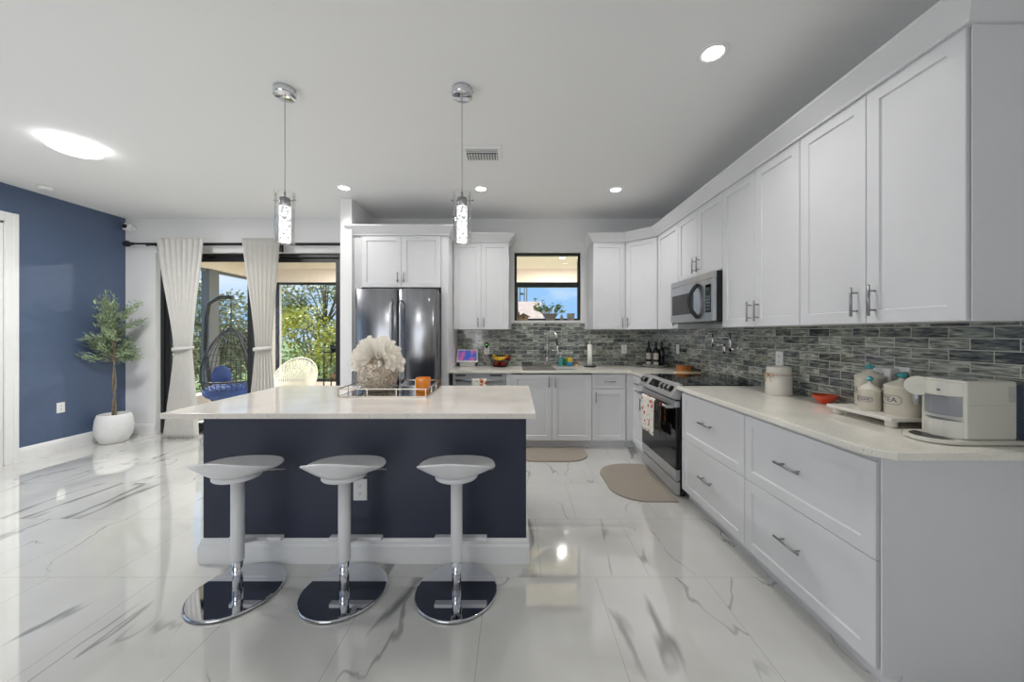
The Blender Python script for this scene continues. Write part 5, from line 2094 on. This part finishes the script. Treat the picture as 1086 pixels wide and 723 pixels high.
# AC vent
av = thing('air_vent', 'rectangular white ceiling air vent between pendant and recessed light', 'air vent', (-.285, 2.99, ZC))
vx0, vx1, vy0, vy1 = -.452, -.118, 2.86, 3.125
b = MB()
for (x0, x1, y0, y1) in ((vx0, vx1, vy0, vy0 + .035), (vx0, vx1, vy1 - .035, vy1), (vx0, vx0 + .035, vy0 + .035, vy1 - .035), (vx1 - .035, vx1, vy0 + .035, vy1 - .035)):
    b.box(x0, x1, y0, y1, ZC - .010, ZC - .0003)
b.build('frame', M['trimw'], av)
b = MB(); b.box(vx0 + .035, vx1 - .035, vy0 + .035, vy1 - .035, ZC - .002, ZC - .0005); b.build('duct', M['black'], av)
b = MB()
for i in range(2):
    y = vy0 + .05 + i * .033
    b.box(vx0 + .035, vx1 - .035, y, y + .012, ZC - .010, ZC - .003)
for i in range(11):
    x = vx0 + .045 + i * .0235
    b.prism([(x, ZC - .012), (x + .004, ZC - .012), (x + .014, ZC - .003), (x + .010, ZC - .003)], vy0 + .12, vy1 - .037, fn=lambda a, c, z: (a, z, c))
b.build('louvres', M['trimw'], av, fix=True)

# security camera on the back wall
sc = thing('security_camera', 'small white security camera high beside the curtain rod', 'camera', (-5.11, YB, 2.73))
b = MB(); b.cyl((-5.085, YB, 2.735), (-5.085, YB - .03, 2.735), .045, .042, seg=24); b.build('mount', M['white_pl'], sc)
b = MB(); b.box(-.045, .045, -.045, .0, -.045, .045, .014, 3)
b.xform(Matrix.Translation((-5.105, YB - .031, 2.735)) @ Matrix.Rotation(math.radians(14), 4, 'Z') @ Matrix.Rotation(math.radians(12), 4, 'Y')); b.build('housing', M['white_pl'], sc)
b = MB(); b.box(-.036, .010, -.049, -.0455, -.020, .030, .001)
b.xform(Matrix.Translation((-5.115, YB - .031, 2.735)) @ Matrix.Rotation(math.radians(14), 4, 'Z') @ Matrix.Rotation(math.radians(12), 4, 'Y')); b.build('lens_window', M['black'], sc)

# ------------------------------------------------------------------ curtain rod + curtains
cr_ = thing('curtain_rod', 'black double curtain rod above the patio door', 'curtain rod', (-3.6, YB - .10, 2.50))
RZ, RY_ = 2.503, YB - .115
b = MB(); b.cyl((-4.98, RY_, RZ), (-2.02, RY_, RZ), .0125, seg=14); b.build('front_rod', M['blackmetal'], cr_)
b = MB(); b.cyl((-4.83, YB - .05, RZ), (-2.02, YB - .05, RZ), .0095, seg=12); b.cyl((-4.86, YB - .05, RZ), (-4.83, YB - .05, RZ), .014, seg=12); b.build('rear_rod', M['blackmetal'], cr_)
b = MB(); b.cyl((-5.0, RY_, RZ), (-4.96, RY_, RZ), .018, seg=14); b.sphere((-5.045, RY_, RZ), .042, 1.15, .95, .95); b.build('finial', M['blackmetal'], cr_)
for x in (-4.70, -3.10):
    b = MB()
    b.box(x - .010, x + .010, RY_ - .012, YB - .001, RZ - .022, RZ - .012)
    b.box(x - .012, x + .012, YB - .008, YB - .001, RZ - .085, RZ + .02)
    b.box(x - .008, x + .008, YB - .06, YB - .045, RZ - .09, RZ - .022)
    b.build('bracket', M['blackmetal'], cr_)


CY_ = RY_ - .072


def curtain(label, prof, folds, seed):
    """prof: list of (z, xl, xr)"""
    t = thing('curtain', label, 'curtain', ((prof[0][1] + prof[0][2]) / 2, RY_, 0), 'white curtains at the patio door')
    rnd = random.Random(seed)
    ph_ = [rnd.uniform(0, 6) for _ in range(6)]

    def bounds(z):
        for (z0, a0, b0), (z1, a1, b1) in zip(prof[:-1], prof[1:]):
            if z1 <= z <= z0:
                f_ = (z0 - z) / (z0 - z1)
                f_ = .75 * f_ + .25 * f_ * f_ * (3 - 2 * f_)
                return a0 + (a1 - a0) * f_, b0 + (b1 - b0) * f_
        return prof[-1][1:]
    zt, zb_ = prof[0][0], prof[-1][0]

    def fn(u, v):
        z = zt + (zb_ - zt) * v
        xa, xb = bounds(z)
        wdt = xb - xa
        amp = .026 * min(1, wdt / .55) + .012
        ph = 2 * PI * folds * u
        x = xa + wdt * (u + .012 * math.sin(ph * 2 + ph_[0]))
        y = CY_ + amp * math.sin(ph + .5 * math.sin(3 * v + ph_[1])) + .010 * math.sin(5 * u + ph_[2] + 4 * v) * min(1, v * 3)
        return (x, y, z)
    b = MB(); b.grid(fn, folds * 16, 60)
    o = b.build('fabric', M['curtain'], t)
    s_ = o.modifiers.new('thickness', 'SOLIDIFY'); s_.thickness = .002; s_.offset = 0
    # tie band
    zt_ = prof[1][0]
    xa, xb = bounds(zt_)
    b = MB()
    ring = [((xa + xb) / 2 + (xb - xa + .03) / 2 * math.cos(2 * PI * i / 32), CY_ + .062 * math.sin(2 * PI * i / 32)) for i in range(32)]
    A = [b.bm.verts.new((x, y, zt_ - .022 + .012 * math.cos(2 * PI * i / 32))) for i, (x, y) in enumerate(ring)]
    B = [b.bm.verts.new((x, y, zt_ + .022 + .012 * math.cos(2 * PI * i / 32))) for i, (x, y) in enumerate(ring)]
    for i in range(32):
        f = b.bm.faces.new([A[i], A[(i + 1) % 32], B[(i + 1) % 32], B[i]]); f.smooth = True
    tb_ = b.build('tie_band', M['curtain'], t)
    s_ = tb_.modifiers.new('thickness', 'SOLIDIFY'); s_.thickness = .004
    return t


curtain('white curtain tied in the middle at the left side of the patio door',
        [(2.555, -4.575, -3.975), (1.146, -4.37, -4.13), (.015, -4.515, -4.07)], 8, 1)
curtain('white curtain tied in the middle at the centre of the patio door',
        [(2.555, -3.49, -3.0), (1.146, -3.335, -3.13), (.015, -3.44, -3.05)], 7, 2)

# ------------------------------------------------------------------ olive tree in pot
px, py = -4.965, 4.36
ot = thing('potted_olive_tree', 'small olive tree in a white rounded pot in the corner', 'potted tree', (px, py, 0))
b = MB(); b.lathe([(0, 0), (.105, 0), (.125, .012), (.160, .10), (.172, .19), (.162, .29), (.145, .345), (.138, .35), (.134, .345), (.146, .29), (.14, .27), (0, .27)], (px, py, 0), 48); b.build('pot', M['pot'], ot)
b = MB(); b.lathe([(0, .318), (.10, .312), (.141, .300)], (px, py, 0), 30); b.build('soil', M['soil'], ot)
rnd = random.Random(11)
b = MB()
for s in (-1, 1):
    pts = []
    for i in range(16):
        f_ = i / 15
        a = f_ * 7 + (0 if s > 0 else PI)
        pts.append((px + .012 * math.cos(a) * (1 - .2 * f_), py + .012 * math.sin(a), .30 + .78 * f_))
    b.tube(pts, [.011 - .003 * i / 15 for i in range(16)], seg=8)
tips = []
for k in range(26):
    z0 = .95 + rnd.random() * .48
    a = rnd.uniform(0, 2 * PI)
    L_ = rnd.uniform(.16, .30) * 1.05
    up = rnd.uniform(.05, .42)
    p0 = Vector((px, py, z0 if k > 3 else 1.05))
    if k < 4: up, L_ = .55 + .1 * k, .12
    d_ = Vector((math.cos(a), math.sin(a), 0))
    pts = []
    for i in range(6):
        s = i / 5
        p = p0 + d_ * L_ * s + Vector((0, 0, up * s - .06 * s * s))
        p.x = max(p.x, XL + .04); p.y = min(p.y, YB - .04)
        pts.append(p)
    b.tube(pts, [.0065 - .001 * i for i in range(6)], seg=6)
    tips.append(pts)
b.tube([(px, py, 1.05), (px + .02, py, 1.3), (px - .01, py - .01, 1.55), (px + .01, py, 1.72)], [.011, .008, .006, .003], seg=6)
tips.append([Vector((px, py, 1.3)), Vector((px, py, 1.4)), Vector((px - .01, py - .01, 1.55)), Vector((px, py, 1.64)), Vector((px + .01, py, 1.72))])
b.build('trunk', M['trunk'], ot)
b = MB()
for pts in tips:
    for j in range(84):
        f_ = rnd.uniform(.25, 1.0) * (len(pts) - 1)
        i = min(int(f_), len(pts) - 2)
        p = pts[i].lerp(pts[i + 1], f_ - i) + Vector((rnd.gauss(0, .022), rnd.gauss(0, .022), rnd.gauss(0, .022)))
        d_ = (pts[-1] - pts[0]).normalized() + Vector((rnd.uniform(-1, 1), rnd.uniform(-1, 1), rnd.uniform(-.7, .9)))
        d_.normalize()
        L_ = rnd.uniform(.045, .075)
        q = p + d_ * L_
        if q.x < XL + .015 or q.y > YB - .015 or p.x < XL + .015 or p.y > YB - .015:
            continue
        b.leaf(p, d_, L_, rnd.uniform(.006, .010), Vector((rnd.uniform(-1, 1), rnd.uniform(-1, 1), 1)).normalized(), .003)
b.build('foliage', M['leaf'], ot)

# ------------------------------------------------------------------ floor mats (half rounded)
def dmat(p0, along, out, L_, D, r, label):
    p0, along, out = Vector(p0), Vector(along), Vector(out)
    pts = [p0, p0 + along * L_]
    for i in range(13):
        a = PI / 2 * i / 12
        pts.append(p0 + along * (L_ - r + r * math.cos(a)) + out * (D - r + r * math.sin(a)))
    for i in range(13):
        a = PI / 2 + PI / 2 * i / 12
        pts.append(p0 + along * (r + r * math.cos(a)) + out * (D - r + r * math.sin(a)))
    poly = [(p.x, p.y) for p in pts]
    b = MB()
    b.prism(poly, 0.0005, .012, bevel=.003)
    return tag(b.build('floor_mat', M['mat'], fix=True), label, 'mat', 'taupe kitchen mats')


dmat((0.79, 4.132), (-1, 0), (0, -1), .80, .455, .24, 'taupe half-round mat on the floor before the sink')
dmat((1.295, 3.60), (0, -1), (-1, 0), .80, .49, .27, 'taupe half-round mat on the floor before the range')

# ------------------------------------------------------------------ window sill things
sz = WZ0 + .0205
sy_ = YB + .035
so = thing('succulent_bowl', 'grey bowl of leafy succulents on the window sill', 'planter', (.46, sy_, sz))
b = MB(); b.lathe([(0, 0), (.045, 0), (.05, .004), (.105, .085), (.11, .092), (.104, .094), (.09, .08), (0, .075)], (.46, sy_ - .005, sz), 32, sy=.55); b.build('bowl', M['clay'], so)
rnd = random.Random(4)
b = MB()
for k in range(22):
    x = .46 + rnd.uniform(-.10, .09); y = sy_ + rnd.uniform(-.03, .02); z = sz + .085
    h_ = rnd.uniform(.03, .16) * (1 - abs(x - .45) * 3)
    if k < 2: h_ = .19
    tx = x + (x - .46) * 1.2
    b.tube([(x, y, z), (x + (tx - x) * .5, y, z + h_ * .6), (tx, y, z + h_)], .0025, seg=5)
    for j in range(9):
        a = rnd.uniform(0, 2 * PI)
        f_ = rnd.uniform(.4, 1)
        b.leaf((x + (tx - x) * f_, y, z + h_ * f_), (math.cos(a), math.sin(a) * .5, rnd.uniform(-.1, .9)), rnd.uniform(.04, .065), rnd.uniform(.016, .024), curl=.006)
b.build('leaves', M['succ'], so)
b = MB()
for k in range(5):
    x = .36 + .022 * k; z = sz + .115 + .012 * math.sin(k * 2)
    for j in range(6):
        a = 2 * PI * j / 6
        b.leaf((x, sy_ - .035, z), (math.cos(a), -.3, math.sin(a)), .022, .008)
b.build('white_flowers', M['petal'], so)
bh = thing('birdhouse', 'small weathered wooden birdhouse at the left of the window sill', 'ornament', (.10, sy_, sz))
b = MB(); b.prism([(.045, sz), (.165, sz), (.165, sz + .055), (.105, sz + .085), (.045, sz + .055)], sy_ - .03, sy_ + .03, fn=lambda x, y, z: (x, z, y)); b.build('walls', M['birdhouse'], bh, fix=True)
b = MB()
for s in (-1, 1):
    b.prism([(.105, sz + .0862), (.105, sz + .098), (.105 + s * .085, sz + .054), (.105 + s * .085, sz + .042)], sy_ - .045, sy_ + .042, fn=lambda x, y, z: (x, z, y))
b.build('roof', M['trunk'], bh, fix=True)
b = MB(); b.cyl((.105, sy_ - .0305, sz + .04), (.105, sy_ - .032, sz + .04), .013, seg=14); b.build('entry_hole', M['black'], bh)
b = MB(); b.lathe([(0, 0), (.020, 0), (.024, .05), (.016, .085), (.02, .10), (.012, .118), (0, .12)], (.035, sy_, sz), 14); tag(b.build('figurine', M['birdhouse']), 'tiny brown carved figurine at the window frame edge', 'ornament')
b = MB(); b.lathe([(0, 0), (.02, 0), (.024, .03), (.015, .055), (.012, .075), (0, .082)], (.615, sy_, sz), 14); tag(b.build('figurine', M['clay']), 'tiny dark figurine between succulent bowl and cup', 'ornament')
cu_ = thing('planter_cup', 'plain grey cup at the right of the window sill', 'cup', (.735, sy_, sz))
b = MB(); b.lathe([(0, 0), (.042, 0), (.045, .004), (.052, .095), (.048, .095), (.043, .01), (0, .01)], (.735, sy_ - .005, sz), 28, sy=.95); b.build('cup', M['clay'], cu_)

# ------------------------------------------------------------------ outside: patio
LY0, LY1 = YB + T, 7.55
LXL = -5.30
b = MB(); b.box(-40, 40, LY0 - .0, 60, -.30, -.16); structure(b.build('ground', M['grass']), 'lawn beyond the patio', 'ground')
b = MB(); b.box(LXL - .3, 5.0, LY0, LY1 + .25, -.16, -.03); structure(b.build('floor_patio', M['paver']), 'covered patio floor outside the glass door', 'floor')
b = MB(); b.box(LXL - .3, 5.0, LY0, LY1 + .25, 2.72, 2.9); structure(b.build('ceiling_patio', M['lanai']), 'cream patio ceiling outside', 'ceiling')
b = MB()
b.box(LXL - .3, 5.0, LY1, LY1 + .22, 2.43, 2.72)            # header along the back
b.box(LXL - .22, LXL, LY0 + .001, LY1, 2.46, 2.72)           # header along the left
b.box(LXL - .3, 5.0, LY1, LY1 + .22, -.03, .30)              # knee wall
b.box(LXL - .22, LXL, LY0 + .001, LY1, -.03, .30)
structure(b.build('wall_patio', M['lanai']), 'cream header and low wall around the covered patio', 'wall')
for nm, lb, x0, x1, y0, y1 in (('pillar_1', 'cream patio corner pillar', LXL - .22, LXL + .14, LY1 - .0, LY1 + .22),
                           ('pillar_2', 'grey patio post along the left side', LXL - .14, LXL - .0, 6.10, 6.30)):
    b = MB(); b.box(x0, x1, y0, y1, .30, 2.45)
    structure(b.build(nm, M['lanai'] if nm == 'pillar_1' else M['postgrey']), lb, 'pillar')
b = MB()
yy = LY1 + .02
for x0, x1, z0, z1 in ((-5.155, -5.105, .30, 2.43), (-5.105, -2.0, 2.38, 2.43), (-5.105, -2.0, .30, .36), (-2.05, -2.0, .36, 2.38), (-2.0, .0, .30, .36), (.0, .05, .3, 2.43)):
    b.box(x0, x1, yy, yy + .05, z0, z1)
structure(b.build('trim_3', M['doorframe']), 'dark screen frame around the patio opening', 'trim')
b = MB()
for y in (5.3, 6.32):
    b.box(LXL - .09, LXL - .05, y, y + .04, .30, 2.46)
b.box(LXL - .09, LXL - .05, 4.9, LY1, 2.41, 2.46)
structure(b.build('trim_4', M['postgrey']), 'grey screen frame along the left patio side', 'trim')
for plx, lb in ((.85, 'small lit recessed light in the patio ceiling outside the kitchen window'),
                (-3.3, 'small added fill light in the patio ceiling above the string chair')):  # extra fixture, added to brighten the patio header
    pl = thing('recessed_light', lb, 'recessed light', (plx, 6.45, 2.72))
    b = MB(); b.lathe([(.05, -.001), (.055, -.006), (.08, -.006), (.083, -.001)], (plx, 6.45, 2.72), 24); b.build('trim_ring', M['trimw'], pl)
    b = MB(); b.lathe([(0, -.004), (.05, -.004), (.05, -.0005), (0, -.0005)], (plx, 6.45, 2.72), 24); b.build('lens', M['lamp'], pl)
    lamp('AREA', 'patio_light_beam', (plx, 6.45, 2.70), 75, (1, .96, .90), size=.1, shape='DISK')

# hanging egg chair
ex, ey, ez = -4.74, 5.75, 0.66
eg = thing('hanging_egg_chair', 'dark wicker hanging egg chair with blue cushions on the patio', 'hanging chair', (ex, ey, -.03))
b = MB()
b.tube([(ex + .0, ey + .45, .0), (ex - .30, ey + .40, .05), (ex - .47, ey + .25, .5), (ex - .50, ey + .2, 1.1), (ex - .44, ey + .16, 1.60), (ex - .34, ey + .09, 1.84), (ex - .1, ey + .01, 1.925), (ex + .12, ey, 1.93)], .030, seg=10)
b.build('stand_pole', M['blackmetal'], eg)
b = MB()
b.tube([(ex + .46 * math.cos(2 * PI * i / 40), ey + .48 * math.sin(2 * PI * i / 40), -.005) for i in range(40)], .024, seg=8, closed=True)
b.build('stand_base', M['blackmetal'], eg)
b = MB()
for i in range(14):
    z = 1.43 + .034 * i
    b.tube([(ex + .10 + (.011 * math.cos(2 * PI * k / 10) if i % 2 else 0), ey + (0 if i % 2 else .011 * math.cos(2 * PI * k / 10)), z + .022 * math.sin(2 * PI * k / 10)) for k in range(10)], .004, seg=5, closed=True)
b.build('chain', M['blackmetal'], eg)
bx_, by_ = ex + .10, ey
ztop, zbot = 1.42, .10


def egg(a, v):
    """v 0 bottom .. 1 top"""
    z = zbot + (ztop - zbot) * v
    r = .43 * math.sin(PI * min(1, v * .985 + .008)) ** .62 * (1.06 - .28 * v)
    return Vector((bx_ + r * math.cos(a), by_ + r * .92 * math.sin(a), z))


b = MB()
op0, op1 = math.radians(232), math.radians(340)   # opening towards the house
na = 34
for k in range(na):
    a = 2 * PI * k / na
    inside = op0 < a < op1
    vmax = .36 if inside else 1.0
    b.tube([egg(a, vmax * i / 16) for i in range(17)], .0055, seg=5)
for j in range(1, 12):
    v = j / 12
    if v < .36:
        b.tube([egg(2 * PI * i / 40, v) for i in range(40)], .0055, seg=5, closed=True)
    else:
        aa0, aa1 = op1, op0 + 2 * PI
        b.tube([egg(aa0 + (aa1 - aa0) * i / 30, v) for i in range(31)], .0055, seg=5)
b.build('basket', M['wicker'], eg)
b = MB()
rim_ = [egg(op0, .36 + .64 * i / 14) for i in range(15)] + [egg(op1, 1 - .64 * i / 14) for i in range(1, 15)] + [egg(op1 + (op0 - op1) * i / 10, .36) for i in range(1, 10)]
b.tube(rim_, .016, seg=8, closed=True)
b.build('opening_rim', M['wicker'], eg)
b = MB(); b.sphere((bx_, by_ - .02, .40), .36, 1, .92, .42, seg=28, rings=14); b.build('seat_cushion', M['cushion'], eg)
b = MB(); b.sphere((bx_ - .24, by_ + .10, .62), .17, .9, .55, 1.1, seg=22, rings=12); b.build('back_cushion', M['cushion'], eg)

# acapulco chair
acx, acy = -3.84, 5.9
ac = thing('string_chair', 'round white string lounge chair on the patio', 'chair', (acx, acy, -.03))
cc = Vector((acx, acy + .22, .55))
e1 = Vector((1, 0, 0)); e2 = Vector((0, .48, .88)).normalized()
ringp = [cc + e1 * (.38 * math.cos(2 * PI * i / 48)) + e2 * (.40 * math.sin(2 * PI * i / 48)) for i in range(48)]
b = MB(); b.tube(ringp, .011, seg=8, closed=True); b.build('hoop', M['cord'], ac)
focus = Vector((acx, acy - .08, .30))
b = MB()
b.tube([focus + Vector((.12 * math.cos(2 * PI * i / 20), .12 * math.sin(2 * PI * i / 20), 0)) for i in range(20)], .009, seg=6, closed=True)
for i in range(0, 48):
    p = ringp[i]
    q = focus + Vector((.12 * math.cos(2 * PI * i / 48), .12 * math.sin(2 * PI * i / 48), 0))
    mid = (p + q) / 2 + Vector((0, .05, -.05))
    b.tube([q, mid, p], .0052, seg=5)
    p2_ = (ringp[i] + ringp[(i + 1) % 48]) / 2
    b.tube([q, (p2_ + q) / 2 + Vector((0, .05, -.05)), p2_], .0052, seg=5)
b.build('strings', M['cord'], ac)
for k in range(3):
    a = PI / 2 + 2 * PI * k / 3
    b = MB(); b.tube([focus + Vector((.10 * math.cos(a), .10 * math.sin(a), 0)), (acx + .30 * math.cos(a), acy - .05 + .28 * math.sin(a), -.03)], .011, seg=8)
    b.build('leg', M['cord'], ac)

# plant stand
sx_, sy2 = -3.42, 6.65
ps = thing('plant_stand', 'tall black metal plant stand at the patio opening', 'plant stand', (sx_, sy2, -.03))
for dx, dy in ((-.13, -.13), (.13, -.13), (.13, .13), (-.13, .13)):
    b = MB(); b.cyl((sx_ + dx, sy2 + dy, -.03), (sx_ + dx, sy2 + dy, 1.10), .012, seg=8); b.build('leg', M['blackmetal'], ps)
for z in (.45, .98):
    b = MB(); b.box(sx_ - .14, sx_ + .14, sy2 - .14, sy2 + .14, z, z + .015); b.build('shelf', M['blackmetal'], ps)
for z, lb, hh in ((.466, 'small potted plant on the lower shelf of the black stand', .22), (.996, 'small dark potted plant on top of the black stand', .20)):
    pp = thing('potted_plant', lb, 'potted plant', (sx_, sy2, z))
    b = MB(); b.lathe([(0, 0), (.06, 0), (.085, .12), (.078, .12), (.07, .10), (0, .10)], (sx_, sy2, z), 20); b.build('pot', M['birdhouse'] if z < .6 else M['black'], pp)
    b = MB()
    for k in range(70):
        a = rnd.uniform(0, 2 * PI); el = rnd.uniform(.1, 1.4)
        d_ = Vector((math.cos(a) * math.cos(el), math.sin(a) * math.cos(el), math.sin(el)))
        b.leaf(Vector((sx_, sy2, z + .11)) + d_ * rnd.uniform(.0, hh * .5), d_, rnd.uniform(.07, .12), .018, Vector((rnd.uniform(-1, 1), rnd.uniform(-1, 1), .6)))
    b.build('leaves', M['leaf'] if z < .6 else M['fol_d'], pp)

# ------------------------------------------------------------------ trees beyond the patio
def tree(name, label, x, y, h, rad, m, seed, density=2600, leaf=.10, low=.12, thin=False, clumps=16):
    rnd = random.Random(seed)
    t = thing(name, label, 'tree', (x, y, -.16), 'trees and shrubs beyond the patio')
    b = MB()
    b.tube([(x, y, -.16), (x + rnd.uniform(-.1, .1), y, h * .4), (x + rnd.uniform(-.2, .2), y, h * .85)], [.055, .038, .012], seg=7)
    cl = []
    for k in range(clumps):
        a = rnd.uniform(0, 2 * PI)
        rr = rad * math.sqrt(rnd.random())
        zz = h * (low + (1 - low) * rnd.random())
        c = Vector((x + rr * math.cos(a), y + rr * math.sin(a), zz))
        cl.append((c, rad * rnd.uniform(.28, .5)))
        if thin or k % 3 == 0:
            b.tube([(x, y, h * .35), ((x + c.x) / 2, (y + c.y) / 2, (h * .4 + c.z) / 2 + .1), c], [.020, .012, .006], seg=5)
    b.build('trunk', M['trunk'], t)
    b = MB()
    for i in range(density):
        c, r = cl[i % len(cl)]
        d_ = Vector((rnd.gauss(0, 1), rnd.gauss(0, 1), rnd.gauss(0, .8)))
        d_.normalize()
        p = c + d_ * r * rnd.random() ** .45
        if p.z < -.1: p.z = rnd.uniform(0, .3)
        ld = (d_ + Vector((rnd.uniform(-1, 1), rnd.uniform(-1, 1), rnd.uniform(-1, .6)))).normalized()
        b.leaf(p, ld, leaf * rnd.uniform(.7, 1.5), leaf * rnd.uniform(.22, .4), Vector((rnd.uniform(-1, 1), rnd.uniform(-1, 1), 1)).normalized())
    b.build('foliage', m, t)
    return t


tree('airy_tree', 'airy grey green tree rising against the sky behind the string chair', -5.6, 10.4, 4.6, 1.5, M['fol_g'], 21, 1150, .11, .45, True, 22)
tree('leafy_shrub', 'bright yellow green shrub behind the string chair', -5.5, 9.4, 1.9, .8, M['fol_y'], 22, 2400, .09)
tree('leafy_shrub', 'olive green shrub at the left edge of the patio opening', -7.0, 9.8, 2.2, .9, M['fol_d'], 23, 2600, .09)
tree('leafy_shrub', 'dark green shrub beside the black plant stand', -4.2, 9.6, 1.5, .8, M['fol_d'], 24, 2400, .09)
tree('leafy_shrub', 'pale green shrub behind the plant stand', -4.9, 11.0, 2.3, 1.0, M['fol_g'], 25, 2600, .10)
tree('broad_tree', 'broad dark green tree seen left of the egg chair', -8.8, 9.6, 2.55, 1.4, M['fol_d'], 26, 4200, .10)
tree('broad_tree', 'broad green tree seen between the patio posts', -9.4, 7.6, 2.35, 1.3, M['fol_d'], 27, 4200, .10)
tree('broad_tree', 'yellowish tree glimpsed through the hanging chair', -7.4, 8.4, 2.2, .9, M['fol_g'], 28, 3000, .10)
tree('broad_tree', 'far olive tree behind the yellow green shrub', -7.0, 12.5, 2.9, 1.4, M['fol_d'], 29, 3400, .13)
tree('broad_tree', 'tall thin tree above the black plant stand', -4.2, 11.8, 3.7, 1.2, M['fol_g'], 30, 1300, .12, .35, True, 20)

# neighbour house seen through the kitchen window
nh = thing('neighbour_house', 'distant house with pinkish tiled roof outside the kitchen window', 'house', (-.4, 22, -.16))
b = MB(); b.box(-4.2, 3.0, 20, 25, -.16, 1.9); b.build('walls', M['houseout'], nh)
b = MB(); b.prism([(19.6, 1.85), (25.4, 1.85), (22.5, 3.35)], -4.6, 1.6, fn=lambda a, c, z: (z, a, c)); b.build('roof', M['roofpink'], nh, fix=True)
up = thing('utility_frame', 'distant grey pole frame against the sky outside the window', 'pole', (.15, 26, -.16))
for x, r in ((.28, .055), (.62, .045), (.80, .045)):
    b = MB(); b.cyl((x, 26, -.16), (x, 26, 5.4 - abs(x) * .3), r, seg=8); b.build('pole', M['postgrey'], up)
b = MB(); b.box(.28, .62, 25.97, 26.03, 4.15, 4.3); b.build('cross_arm', M['postgrey'], up)
